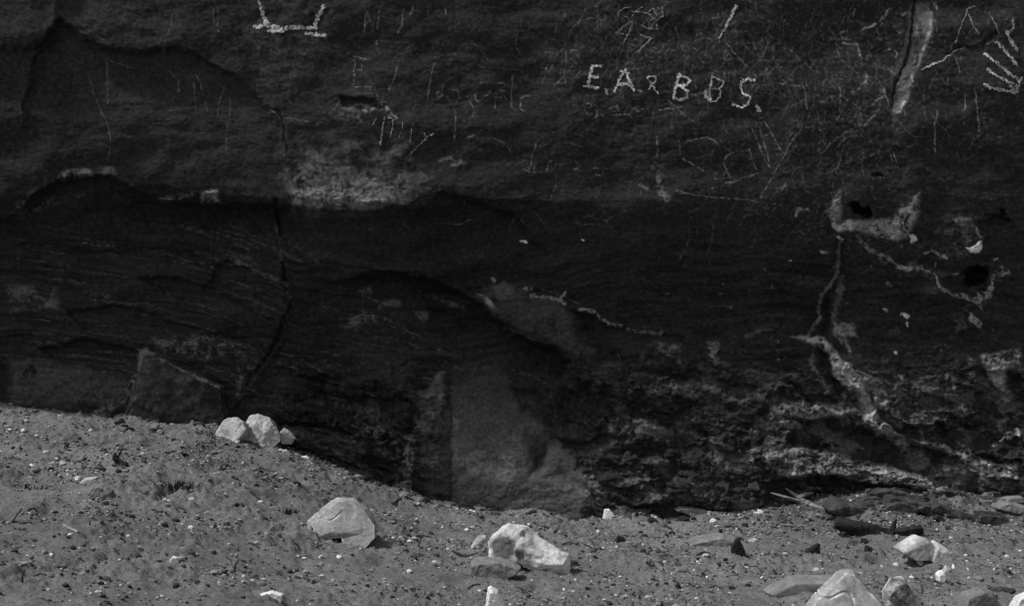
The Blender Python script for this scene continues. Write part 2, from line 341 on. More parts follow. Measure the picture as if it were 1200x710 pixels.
# right: diagonal open groove with bleached walls
stain(ZH([(490, 20), (600, 20), (630, 120), (600, 250), (560, 320), (500, 480), (470, 620), (430, 660), (385, 655), (360, 620), (375, 560), (365, 420), (420, 340), (460, 200)]), .085, 3.5, -.3, 12, 111, -.012)
recess(ZH([(485, -40), (620, -40), (600, 200), (520, 440), (465, 600), (430, 650), (380, 640), (380, 540), (470, 250)]), .014, 8)
crack(ZH([(520, -80), (505, 110), (480, 260), (450, 370), (415, 470), (385, 550), (374, 640)]), 1.7, .03, .014)
stroke(ZH([(360, 655), (385, 672), (410, 672), (440, 650), (458, 605)]), 2.2, .22, -.2, 112)
for p in ([(370, 440), (380, 400), (360, 420)], [(335, 520), (345, 580), (360, 640)], [(615, 120), (600, 200), (575, 260), (570, 310)], [(420, 195), (465, 185)], [(450, 90), (480, 70), (495, 90)], [(500, 435), (502, 490)], [(350, 300), (390, 285), (410, 320), (405, 345)], [(285, 600), (335, 575)],
          [(225, 480), (235, 445)], [(145, 560), (190, 515), (230, 480)], [(195, 180), (215, 160), (250, 160), (320, 125), (360, 70)], [(90, 235), (70, 195), (110, 190), (130, 155)], [(640, 30), (650, 60)], [(180, 265), (190, 340)], [(90, 260), (180, 260)]):
    stroke(ZH(p), 1.5, .22, -.1, 113, wob=1.6)
crack(ZH([(720, 320), (760, 290), (800, 278), (860, 290), (915, 285)]), 2.2, .02)
crack(ZH([(915, 270), (960, 240), (1000, 210)]), 2.5, .03)
stain(Z3([(600, 430), (680, 360), (720, 300), (740, 380), (760, 420), (720, 450), (640, 450), (560, 500)]), .07, 6, .12, 6, 114)
# round solution holes and their bleached rims
stain(ZQ([(200, 110), (260, 30), (250, 160), (310, 160), (400, 160), (520, 120), (590, 60), (620, 20), (610, 150), (560, 230), (480, 250), (330, 190), (250, 195)]), .17, 6, -.12, 8, 115, .012)
stain(ZQ([(225, 165), (300, 155), (305, 190), (250, 195)]), .30, 2.5, -.2, 5, 116)
for cu, cv, ru, rv, dep, sl in ((1008, 247, 17, 10, .20, .45), (1143, 324, 17, 15, .24, .0), (1168, 258, 24, 9, .07, .0), (1030, 205, 10, 5, .03, 0)):
    w = win([(cu-40, cv-40), (cu+40, cv+40)], 0); d = np.hypot((WU[w]+1.2*warpU[w]-cu)/ru, (WV[w]+1.2*warpV[w]-cv-sl*(U[w]-cu))/rv)*(1+.22*fbm2(U[w]/9, V[w]/9, 3, 66)); Y[w] += dep*(1-sstep(.45, 1.1, d))
stain(ZQ([(810, 490), (850, 500), (930, 470), (970, 400), (985, 420), (940, 520), (925, 570), (860, 530), (820, 520)]), .19, 2.5, 0, 5, 117, .006)
stain(ZQ([(845, 270), (890, 260), (905, 245), (920, 275), (905, 305), (850, 290)]), .42, 2, -.4, 6, 118, .012)
stain(ZQ([(855, 590), (880, 590), (910, 620), (895, 645), (865, 620)]), .24, 2, -.1, 5, 119)
stain(ZQ([(780, 145), (860, 140), (875, 180), (800, 175)]), .11, 3, -.1, 6, 120)
stain(ZQ([(700, 130), (900, 140), (910, 240), (840, 330), (690, 210)]), .07, 8, .15, 6, 121)
stain(ZQ([(575, 210), (590, 215), (610, 245), (575, 252)]), .32, 1.5, -.5, 5, 122)
stain(ZQ([(1000, 370), (1040, 370), (1035, 400), (1005, 405)]), .14, 2, 0, 5, 123)
for p, wd, vl in (([(330, 225), (380, 280), (430, 300), (500, 335), (545, 370), (590, 370), (640, 378)], 2.6, .11), ([(525, 365), (585, 375)], 3, .2), ([(640, 378), (690, 395), (720, 460), (770, 490), (830, 515)], 1.8, .13), ([(640, 305), (680, 295), (745, 325)], 1.8, .15),
               ([(245, 225), (262, 240)], 2.5, .25), ([(765, 400), (810, 395)], 1.2, .12), ([(545, 580), (565, 592)], 3.2, .5), ([(565, 625), (568, 640)], 2, .45), ([(455, 555), (468, 560)], 2.2, .25), ([(965, 335), (978, 330)], 2, .2), ([(470, 440), (490, 455)], 2, .1), ([(885, 190), (895, 225)], 2.4, .2),
               ([(170, 298), (190, 300)], 2, .3), ([(45, 130), (60, 95), (105, 100)], 2, .22), ([(20, 340), (28, 340)], 1.6, .22)):
    stroke(ZQ(p), wd, vl, -.2, 124, wob=1.5)
# root-like vertical seam and the pale diagonal dyke below it
crack(Z6([(550, 170), (543, 260), (530, 310), (500, 350), (470, 400), (440, 480)]), 4.0, .05, .02)
stroke(Z6([(546, 160), (540, 220), (535, 270), (510, 310), (485, 340), (475, 370)]), 2.6, .10, -.4, 125)
stroke(Z6([(545, 280), (548, 340), (530, 380), (520, 460)]), 5, .05, -.3, 126)
stroke(Z6([(470, 380), (475, 420), (440, 470), (435, 500)]), 3, .11, -.3, 127)
recess(Z6([(480, 380), (510, 360), (515, 480), (480, 480)]), .05, 4)
stain(Z6([(520, 440), (590, 440), (605, 490), (570, 490), (590, 540), (575, 545), (545, 490), (520, 480)]), .12, 3, -.1, 8, 128, .008)
stain(Z6([(380, 480), (440, 480), (490, 490), (550, 560), (600, 610), (640, 690), (700, 790), (790, 860), (760, 880), (650, 790), (600, 700), (530, 620), (500, 540), (440, 500)]), .20, 5, -.22, 9, 129, .02)
stain(Z6([(435, 500), (455, 520), (465, 600), (520, 660), (500, 680), (450, 610)]), .085, 4, 0, 7, 130)
recess(ZR([(470, 75), (510, 100), (540, 200), (600, 240), (690, 300), (640, 320), (560, 260), (490, 190)]), .06, 4)
stain(ZR([(600, 160), (700, 180), (720, 280), (790, 330), (770, 360), (690, 310), (640, 240)]), .12, 6, .0, 7, 131)
stain(ZR([(305, 290), (420, 270), (500, 280), (620, 300), (690, 360), (700, 400), (600, 330), (440, 330), (420, 365), (300, 370)]), .13, 5, -.15, 8, 132, .012, an=1.6)
recess(ZR([(420, 345), (470, 345), (600, 320), (670, 380), (820, 420), (960, 470), (1030, 540), (1060, 620), (900, 560), (700, 480), (500, 440), (360, 430)]), .11, 5)
C[win(ZR([(420, 330), (1040, 560)]), 0)] *= 1
stain(ZR([(815, 405), (900, 420), (1000, 460), (1100, 490), (1175, 500), (1175, 540), (1060, 510), (960, 470)]), .23, 4, -.05, 8, 133, .012, an=1.5)
stain(ZR([(1090, 430), (1140, 385), (1180, 365), (1190, 400), (1130, 410)]), .26, 3, -.1, 6, 134, .01)
stain(ZR([(1050, 110), (1190, 90), (1190, 150), (1130, 170), (1130, 230), (1080, 200)]), .16, 6, -.1, 8, 135, .01)
stain(ZR([(1000, 170), (1035, 165), (1040, 210), (1015, 200)]), .12, 3, 0, 6, 136)
stain(ZR([(830, 180), (1000, 180), (1050, 250), (980, 350), (830, 360), (700, 330)]), .068, 14, .05, 8, 137)
stain(ZR([(200, 440), (420, 430), (600, 480), (760, 510), (860, 540), (950, 580), (940, 600), (860, 580), (700, 530), (520, 520), (380, 540), (200, 480)]), .13, 6, -.02, 8, 138, .01, an=1.7)
stain(ZR([(640, 490), (740, 520), (860, 545), (950, 578), (955, 598), (900, 590), (780, 545), (660, 555)]), .20, 4, .12, 6, 139, .008, an=1.5)
stain(ZR([(370, 510), (410, 515), (390, 540)]), .16, 2, -.2, 5, 140)
recess(ZR([(280, 560), (460, 530), (620, 555), (860, 600), (960, 610), (960, 650), (300, 600)]), .06, 4)
recess(ZR([(960, 590), (1040, 520), (1180, 560), (1190, 620), (960, 625)]), .05, 6)
stain(ZR([(75, 60), (130, 55), (110, 110), (150, 125), (120, 140), (90, 110)]), .10, 4, 0, 6, 141)
stain(ZR([(90, 200), (230, 230), (220, 280), (110, 250)]), .05, 7, -.1, 9, 142)
stain(ZR([(750, 175), (780, 175), (775, 200)]), .2, 1.5, -.2, 5, 143); stain(ZR([(925, 65), (955, 75), (940, 90)]), .14, 2, 0, 5, 144)
stroke(ZR([(225, 42), (270, 25), (310, 18)]), 2.5, .065, -.3, 145)
stain([(100, 0+228), (20, 236), (12, 254), (24, 256)], .07, 3, .1, 6, 146)
recess([(640, 470), (700, 450), (760, 470), (820, 500), (800, 560), (720, 600), (650, 560)], .05, 12)
for p in ([(612, 282), (616, 283)], [(682, 280), (684, 281)], [(1049, 413), (1050, 414)]): stroke(p, 2.0, .55, -1.5, 150)
# patchy chalky bloom and light flecks, right side and lower wall
bl = fbm2(WU/46, WV/34, 5, 192, .62); fl = fbm2(U/4.5, V/3.5, 3, 193)
rg = sstep(900, 1010, U)*sstep(215, 250, V)*.8+foot*.9
C += (rg*sstep(.20, .42, bl)*sstep(-.2, .25, fbm2(U/7, V/7, 3, 194)))*.075
C += .055*sstep(.34, .55, fl)*np.clip(sstep(250, 330, V)*.45+foot, 0, 1)*(1-panm)
# thin paler beds on the cross-bedded undercut
for k in range(150):
    if k % 3: u, v = RNG.uniform(10, 330), RNG.uniform(262, 475)
    else: u, v = RNG.uniform(350, 640), RNG.uniform(330, 560)
    sl = .10+.25*sstep(100, 320, u)*(k % 3 > 0)+.2*(k % 3 == 0); L = RNG.uniform(18, 60)
    stroke([(u, v), (u+L*.5, v+L*.5*sl), (u+L, v+L*sl*1.25)], RNG.uniform(.8, 1.8), RNG.uniform(.035, .062), .02, 152+k % 5, .3, -.002, 1.4, 6)
# small flecks
for k in range(130):
    u, v = RNG.uniform(640, 1195), RNG.uniform(20, 470)
    if RNG.random() < .45: u = RNG.uniform(850, 1060)
    stroke([(u, v), (u+RNG.normal(0, 2), v+RNG.normal(0, 2))], RNG.uniform(.5, 1.0), RNG.uniform(.05, .13), -.3, 151)
# thin faint scratches over the upper wall
def scr(Zf, pts, val=.1, wd=1.0, brk=-.25): stroke(Zf(pts), wd*.9, val*1.35, -.1, 160, .3, .002, 1.6, 4)
for p in ([(38, 0+320), (40, 330)],): pass
for p in ([(310, 250), (325, 330), (370, 410), (380, 480), (378, 560)], [(372, 200), (370, 300), (374, 360)], [(600, 30), (590, 100), (565, 150), (562, 185)], [(740, 25), (740, 80)], [(755, 25), (755, 120)], [(665, 250), (675, 340), (682, 400)], [(680, 260), (705, 330), (718, 380)], [(780, 290), (755, 350), (748, 400)],
          [(590, 250), (620, 280), (620, 320), (595, 345)], [(785, 420), (785, 520)], [(800, 345), (800, 400)], [(975, 400), (990, 490), (985, 540)], [(270, 80), (320, 120), (360, 140)], [(940, 380), (960, 405)], [(960, 410), (1000, 412), (1075, 424)], [(995, 345), (1010, 365)], [(1180, 345), (1150, 385), (1100, 430)], [(545, 385), (630, 378), (680, 370)], [(380, 210), (460, 240)]):
    scr(Z1, p, .058)
for p in ([(90, 40), (75, 110)], [(135, 25), (125, 100)], [(215, 30), (212, 80), (195, 112)], [(248, 25), (240, 60)], [(45, 210), (43, 290)], [(45, 300), (100, 300)], [(45, 200), (100, 205)], [(45, 245), (75, 245)], [(200, 215), (160, 330)], [(318, 215), (298, 345)],
          [(335, 315), (330, 345), (350, 330), (348, 358)], [(370, 340), (375, 310), (400, 312), (410, 340)], [(458, 330), (470, 355), (515, 318)], [(545, 315), (530, 375)], [(545, 315), (570, 315)], [(535, 340), (560, 340)], [(592, 262), (590, 375)], [(650, 330), (620, 340), (618, 375), (640, 390)],
          [(885, 25), (890, 115)], [(845, 30), (825, 70), (795, 105)], [(850, 60), (910, 70)], [(720, 165), (705, 175), (708, 187), (730, 185), (728, 168), (712, 162)], [(778, 172), (778, 220)], [(760, 172), (820, 178)], [(818, 188), (825, 205)], [(710, 235), (718, 252), (735, 220)], [(775, 230), (772, 265), (735, 300)], [(755, 255), (790, 245), (800, 230)], [(772, 260), (780, 285)],
          [(400, 400), (388, 490)], [(672, 495), (660, 540), (650, 585)], [(632, 585), (660, 596), (690, 595)], [(712, 590), (718, 565), (730, 560)], [(790, 560), (810, 555), (830, 580), (800, 590)], [(865, 590), (880, 580), (905, 590), (900, 610), (870, 605)], [(520, 430), (430, 480)], [(360, 30), (362, 70)],
          [(840, 365), (860, 360), (870, 375), (850, 380)], [(875, 365), (890, 375), (885, 400), (870, 420)], [(930, 375), (955, 365), (965, 385), (940, 388)], [(985, 388), (1000, 360)], [(1005, 385), (1015, 370), (1030, 385), (1050, 370), (1070, 385)], [(1100, 380), (1183, 372)], [(940, 400), (1000, 395)], [(1095, 470), (1100, 540)], [(1170, 490), (1175, 540)]):
    scr(Z2, p, .095)
for p in ([(415, 430), (380, 490), (340, 560), (300, 630), (268, 685)], [(140, 560), (150, 540), (190, 525), (235, 520), (250, 585)], [(140, 565), (165, 615)], [(150, 632), (190, 628), (262, 595)], [(285, 420), (300, 450), (345, 530)], [(20, 490), (90, 475), (120, 500)], [(0, 670), (100, 682), (250, 695)], [(0, 550), (70, 590)],
          [(140, 135), (170, 180), (230, 235)], [(300, 140), (280, 190), (262, 215)], [(290, 235), (298, 270)], [(370, 170), (395, 190), (410, 212)], [(540, 300), (550, 390)], [(550, 330), (570, 350)], [(512, 330), (522, 345)], [(560, 480), (540, 510), (560, 490)], [(545, 545), (535, 600)], [(730, 530), (742, 560), (740, 580)], [(880, 385), (870, 450), (870, 530)], [(980, 320), (975, 430)], [(1015, 310), (1025, 400), (1030, 460)], [(960, 250), (945, 200)], [(620, 445), (680, 380)], [(240, 445), (300, 580)], [(270, 450), (300, 560)], [(480, 530), (540, 480), (600, 440)], [(430, 380), (420, 300), (340, 290)], [(600, 30), (590, 60)], [(720, 30), (690, 90)]):
    scr(Z3, p, .12)
for p in ([(960, 60), (965, 30), (985, 25)], [(955, 115), (980, 90), (1005, 75), (1000, 105)], [(1045, 150), (1030, 180)], [(1040, 90), (1075, 100), (1090, 70)], [(1095, 25), (1110, 40)]): scr(Z2, p, .16)
stroke(Z2([(1100, 580), (1100, 620), (1110, 670), (1125, 690)]), 5, .12, .05, 161, sc=6); stroke(Z2([(1030, 640), (1080, 665), (1180, 668)]), 3, .09, .05, 162, sc=6)
stain(Z2([(1030, 580), (1130, 570), (1130, 620), (1060, 610)]), .07, 6, .1, 6, 163)
for q, vv in (([(10, 370), (60, 365), (120, 375)], .1), ([(0, 395), (60, 405), (70, 420)], .1), ([(125, 345), (150, 365), (170, 400), (190, 405)], .2), ([(60, 385), (120, 375)], .12), ([(330, 560), (380, 545), (390, 575), (420, 560)], .1), ([(520, 545), (555, 510)], .28)):
    stroke(Z2(q), 3.0, vv, -.05, 164, sc=6)
stain(ZT([(390, 490), (430, 440), (470, 440), (510, 480), (440, 520)]), .065, 5, .0, 7, 165)
recess(ZT([(430, 405), (560, 420), (590, 425), (600, 450), (520, 460), (440, 440)]), .05, 3)
stain([(560, 150), (620, 130), (640, 150), (560, 200)], .02, 10, -.3, 16, 166)
stain(ZT([(380, 90), (0, 90), (80, 320), (210, 400), (330, 260)]), .05, 14, .1, 5, 167)
# random fine scratch web, densest at upper right
for k in range(760):
    if k % 5 == 0: u, v = RNG.uniform(420, 1195), RNG.uniform(5, 270)
    elif k % 5 == 1: u, v = RNG.normal(740, 35), RNG.normal(35, 30)
    elif k % 5 == 2: u, v = RNG.normal(880, 45), RNG.normal(50, 45)
    else: t = RNG.random(); u, v = RNG.normal(1040-120*t, 45), RNG.normal(20+230*t, 35)
    if not (0 < u < 1195 and v < 280): continue
    a = RNG.uniform(0, math.pi) if k % 2 else RNG.normal(1.9, .4); L = RNG.uniform(3, 9) if k % 3 else RNG.uniform(8, 16); p = [(u, v)]
    for q in range(4):
        a += RNG.normal(0, .35); p.append((p[-1][0]+L*math.cos(a), p[-1][1]+L*math.sin(a)))
    stroke(p, RNG.uniform(.5, .9), RNG.uniform(.045, .108), .05, 170+k % 7, .35, .0015, 1.6, 6)
C = np.clip(C, .006, .8)
P = np.stack([(U-CU)/F*Y, Y, CZ-(V-CV)/F*Y], -1).reshape(-1, 3)
wall = link('cliff_face', mesh_np('cliff_face', P, grid_faces(*shp), True, C.ravel()), M_WALL)
tag(wall, 'dark overhanging sandstone cliff face covered in pale scratched graffiti above the sandy slope', 'cliff')

# ------------------------------------------------------------------ pecked marks: rough crusts that follow the wall surface
def depth_at(u, v):
    fu = np.clip(u, 0, 1199.9); fv = np.clip(v, 0, 639.9); i = fv.astype(int); j = fu.astype(int); a = fv-i; b = fu-j
    i += V0; j += U0
    return (Y[i, j]*(1-b)+Y[i, j+1]*b)*(1-a)+(Y[i+1, j]*(1-b)+Y[i+1, j+1]*b)*a
def mark(name, strokes, width, val, label=None, thr=.30, rough=.95, step=.42, sc=2.3, seed=0, fill=()):
    pts = [p for s in strokes for p in (s[0] if isinstance(s, tuple) and not isinstance(s[0], (int, float)) and isinstance(s[0], list) else s)]+[p for f in fill for p in f]
    p = np.array(pts, float); u0, v0 = p.min(0)-width*2-2; u1, v1 = p.max(0)+width*2+2
    uu, vv = np.meshgrid(np.arange(u0, u1, step), np.arange(max(v0, 0), v1, step))
    wu = uu+1.7*fbm2(uu/5, vv/5, 3, seed+200); wv = vv+1.7*fbm2(uu/5, vv/5, 3, seed+203)
    m = np.zeros(uu.shape)
    for s in strokes:
        wd = width
        if isinstance(s, tuple): s, wd = s
        m = np.maximum(m, 1-sstep(.2, 1.65, dline(s, wu, wv)/wd))
    for f in fill: m = np.maximum(m, sstep(-1.5, 2.0, sdf(f, wu, wv))*.85)
    n = fbm2(uu/sc, vv/sc, 3, seed+210)
    m2 = m+rough*n-.12
    keep = (m2 > thr) & (m > .08)
    kq = keep[:-1, :-1] & keep[1:, :-1] & keep[1:, 1:] & keep[:-1, 1:]
    fc = grid_faces(*uu.shape)[kq.ravel()]
    if len(fc) == 0: return None
    idx = np.unique(fc); rm = -np.ones(uu.size, int); rm[idx] = np.arange(len(idx))
    u, v = uu.ravel()[idx], vv.ravel()[idx]
    d = depth_at(u, v)-.0035-.003*np.clip(m2.ravel()[idx]-thr, 0, .6)
    VV = np.stack([(u-CU)/F*d, d, CZ-(v-CV)/F*d], 1)
    col = val*(.75+.75*fbm2(u/9, v/9, 2, seed+220)).clip(.3, 1.2)*(.30+.95*np.clip((m2.ravel()[idx]-thr)/.7, 0, 1))
    o = link(name, mesh_np(name, VV, rm[fc], True, col), M_MARK, wall)
    if label: o['label'] = label
    return o
WL = 1.9
mark('carved_letter', [ZL([(128, 90), (112, 150), (100, 215)]), ZL([(128, 92), (180, 92)]), ZL([(112, 158), (160, 160)]), ZL([(78, 215), (110, 218), (160, 226)])], WL, .62, 'pecked white letter E', seed=1)
mark('carved_letter', [ZL([(325, 112), (295, 170), (262, 245)]), ZL([(325, 112), (345, 160), (378, 240)]), ZL([(285, 205), (340, 200), (372, 215)]), ZL([(300, 125), (350, 135)])], WL, .62, 'pecked white letter A', seed=2)
mark('carved_letter', [ZL([(525, 258), (495, 215), (465, 165), (475, 155), (515, 158), (515, 185), (495, 200), (475, 232)])], 1.4, .55, 'scratched ampersand', seed=3)
mark('carved_letter', [ZL([(655, 140), (640, 210), (622, 285)]), ZL([(650, 140), (690, 160), (725, 180), (700, 210), (648, 212)]), ZL([(670, 215), (710, 250), (705, 285), (660, 297), (625, 290)])], WL, .60, 'pecked white letter B after the ampersand', seed=4)
mark('carved_letter', [ZL([(858, 155), (848, 215), (840, 300)]), ZL([(858, 155), (925, 185), (930, 205), (895, 235), (848, 225)]), ZL([(905, 235), (912, 275), (885, 305), (850, 310)])], 1.3, .55, 'scratched letter B with a filled blotch', fill=[ZL([(800, 245), (830, 222), (848, 240), (860, 300), (845, 318), (805, 285)])], seed=5)
mark('carved_letter', [(ZL([(1118, 178), (1070, 172), (1035, 190)]), 2.2), (ZL([(1038, 190), (1032, 225), (1050, 262), (1085, 275), (1092, 295), (1080, 325), (1040, 345), (985, 328)]), 1.7)], WL, .66, 'pecked white letter S', seed=6)
mark('carved_full_stop', [ZL([(212, 238), (216, 262)])], 2.4, .35, seed=7); mark('carved_full_stop', [ZL([(408, 242), (418, 244)])], 1.8, .55, seed=8)
mark('carved_full_stop', [ZL([(1130, 335), (1145, 345), (1140, 365), (1150, 362)])], 2.0, .7, seed=9)
mark('pecked_outline', [ZT([(65, 115), (110, 105), (180, 120), (250, 115), (320, 120)]), ZT([(120, 130), (180, 130)]), ZT([(280, 140), (360, 150)]), ZT([(90, 30), (105, 80), (125, 105)]), ZT([(355, 25), (325, 75), (312, 120)]), (ZT([(80, 0), (90, 30)]), 1.5)], 2.7, .55, 'bold pecked outline like an open box', thr=.36, rough=1.15, sc=3.2, seed=10)
mark('pecked_fan', [ZH([(935, 505), (970, 525), (1030, 535), (1080, 548), (1125, 548)]), ZH([(950, 415), (1000, 450), (1060, 480), (1100, 500)]), ZH([(930, 320), (990, 365), (1040, 405), (1080, 440), (1125, 470)]), ZH([(990, 240), (1040, 285), (1075, 330), (1125, 390)]), ZH([(1065, 190), (1080, 230), (1125, 300)]), ZH([(1100, 120), (1105, 165), (1070, 200)]), (ZH([(1080, 490), (1110, 550), (1150, 470)]), 2.5)], 2.1, .5, 'pecked fan of lines like an open hand', thr=.36, rough=1.25, sc=2.7, seed=11)
mark('scratched_tally', [(ZT([(605, 490), (595, 560), (588, 595)]), 1.0), ZT([(640, 500), (640, 530), (628, 572)]), ZT([(682, 515), (668, 575)]), ZT([(722, 515), (710, 590)]), ZT([(570, 490), (560, 520)]), ZT([(620, 490), (650, 500)]), (ZT([(588, 592), (588, 602)]), 1.7)], .8, .33, 'row of short scratched tally strokes', seed=12)
mark('scratched_fork', [ZT([(705, 648), (745, 610), (778, 575), (770, 550)]), ZT([(778, 575), (810, 555)]), (ZT([(778, 570), (780, 580)]), 1.5)], .9, .36, 'forked scratch below the tally strokes', seed=13)
mark('scratched_scribble', [Z2([(955, 45), (985, 28), (1005, 25)]), Z2([(975, 55), (1000, 65), (1020, 40), (1045, 25)]), Z2([(1000, 40), (1060, 45), (1090, 75), (1115, 55), (1112, 25)]), Z2([(1060, 45), (1080, 30), (1095, 55), (1070, 75)]), Z2([(1065, 80), (1070, 100), (1095, 100), (1090, 80)])], .8, .36, 'scratched scribble of looping lines', seed=14)
mark('scratched_digit', [Z2([(1005, 75), (980, 90), (952, 115), (998, 122)]), Z2([(1005, 95), (990, 130), (975, 155)])], .9, .45, 'scratched digit 4', seed=15)
mark('scratched_digit', [Z2([(1035, 122), (1075, 133), (1050, 158), (1025, 182)])], .9, .42, 'scratched digit 7', seed=16)
mark('pecked_stroke', [(Z3([(185, 22), (165, 65), (150, 95)]), 2.3), (Z3([(150, 95), (126, 133)]), 1.3)], 2, .42, 'tapering pecked diagonal stroke', rough=.8, seed=17)
mark('pecked_stroke', [ZH([(560, 415), (620, 385), (680, 365), (710, 335), (760, 300), (800, 290)])], 1.1, .5, 'bright chipped edge rising right of the groove', seed=18)
mark('scratched_arrow', [ZH([(760, 255), (790, 160), (830, 70), (840, 40)]), ZH([(840, 90), (870, 160), (900, 205)]), ZH([(960, 80), (1000, 150), (1020, 200)]), ZH([(820, 60), (870, 40)])], 1.1, .26, 'scratched lines meeting in a point', rough=.9, seed=19)

# sand drifted up round the boulders
for u, v, rp in ((306, 522, 16), (610, 655, 50), (580, 674, 34), (655, 667, 22), (584, 718, 20), (990, 722, 66), (1060, 716, 32), (950, 692, 52), (1146, 716, 32), (1076, 654, 34), (1104, 662, 18), (835, 641, 36), (864, 651, 12), (951, 652, 16), (318, 701, 18), (213, 652, 22), (120, 580, 22), (1030, 632, 50)):
    p = at(u, v); BANKS.append((p.x, p.y, rp*p.y/F))
gx = ax(-300, -4.6, 4.6, 300, .012, 60); gy = ax(-300, 4.4, 9.4, 300, .012, 60)
GX, GY = np.meshgrid(gx, gy)
GZ = ground_z(GX.ravel(), GY.ravel())
# own colour of the soil: broad damp / dry patches and fine organic litter
gc = .152*(1+.45*fbm2(GX*.8, GY*1.2, 4, 21)+.38*fbm2(GX*9, GY*9, 3, 23)).ravel()
lit = fbm2(GX*55, GY*55, 3, 25).ravel(); gc *= 1-.55*sstep(.24, .42, lit)
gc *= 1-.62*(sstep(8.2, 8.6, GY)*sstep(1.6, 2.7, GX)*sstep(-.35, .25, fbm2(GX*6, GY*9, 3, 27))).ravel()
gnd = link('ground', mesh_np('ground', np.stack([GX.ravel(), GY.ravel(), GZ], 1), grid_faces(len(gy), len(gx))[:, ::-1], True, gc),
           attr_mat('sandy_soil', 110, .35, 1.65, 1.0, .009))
tag(gnd, kind='structure')

# ------------------------------------------------------------------ rocks
def remesh(me, vox):
    o = bpy.data.objects.new('tmp', me); COL.objects.link(o)
    m = o.modifiers.new('r', 'REMESH'); m.mode = 'VOXEL'; m.voxel_size = vox
    dg = bpy.context.evaluated_depsgraph_get(); dg.update()
    r = bpy.data.meshes.new_from_object(o.evaluated_get(dg)); bpy.data.objects.remove(o); return r
def finish_rock(bm, name, size, seed, amp=.05, res=80, crackamp=.03):
    me = bpy.data.meshes.new(name); bm.to_mesh(me); bm.free()
    me = remesh(me, max(size/res, .0012)); me.name = name
    n = len(me.vertices); co = np.empty(n*3, np.float32); me.vertices.foreach_get('co', co); co = co.reshape(-1, 3)
    no = np.empty(n*3, np.float32); me.vertex_normals.foreach_get('vector', no); no = no.reshape(-1, 3)
    q = co/size
    d = amp*.45*fbm3(q*3.0, 3, seed)-crackamp*.5*np.exp(-(perlin3(q*np.array([3.6, 3, 1.6])+5, seed+9)/.035)**2)*sstep(.0, .25, perlin3(q*1.7, seed+3))+amp*.35*fbm3(q*9, 4, seed+5)+amp*.3*np.abs(fbm3(q*5, 3, seed+7))
    co = co+no*(d*size)[:, None]
    me.vertices.foreach_set('co', co.ravel().astype(np.float32)); me.polygons.foreach_set('use_smooth', np.ones(len(me.polygons), bool)); me.update()
    return me
def hull_piece(bm, poly, d, rnd, yo=0, fs=.62, lean=.25, chips=4, fsh=(0, 0)):
    """poly: outline in px; d: half depth px. Rings of the outline at several depths, hulled."""
    p = np.array(poly, float); c = np.array([p[:, 0].mean(), p[:, 1].max()-(p[:, 1].max()-p[:, 1].min())*lean])
    pts = []
    for y, s in ((-d, fs), (-.45*d, .5+.5*fs+.1), (0, 1.0), (.5*d, .86), (d, .5)):
        for q in p:
            r = c+np.array(fsh)*max(0, -y/d)+(q-c)*min(s, 1.0)*(1 if s == 1 else 1+rnd.normal(0, .035))
            pts.append((r[0], y+rnd.normal(0, d*.04), -r[1]))
    pts = np.array(pts); cc = pts.mean(0); q0 = pts-cc
    for k in range(chips):      # broken-off corners: flat chips
        n = np.array([rnd.normal(0, .8), -abs(rnd.normal(.7, .5)), rnd.normal(.3, .6)]); n /= np.linalg.norm(n)
        h = (q0@n).max()*rnd.uniform(.80, .95); e = q0@n-h; q0 = np.where((e > 0)[:, None], q0-e[:, None]*n, q0)
    vv = [bm.verts.new((a[0], a[1]+yo, a[2])) for a in q0+cc]
    h = bmesh.ops.convex_hull(bm, input=vv)
    bmesh.ops.delete(bm, geom=list({e for e in h['geom_interior']+h['geom_unused'] if isinstance(e, bmesh.types.BMVert)}), context='VERTS')
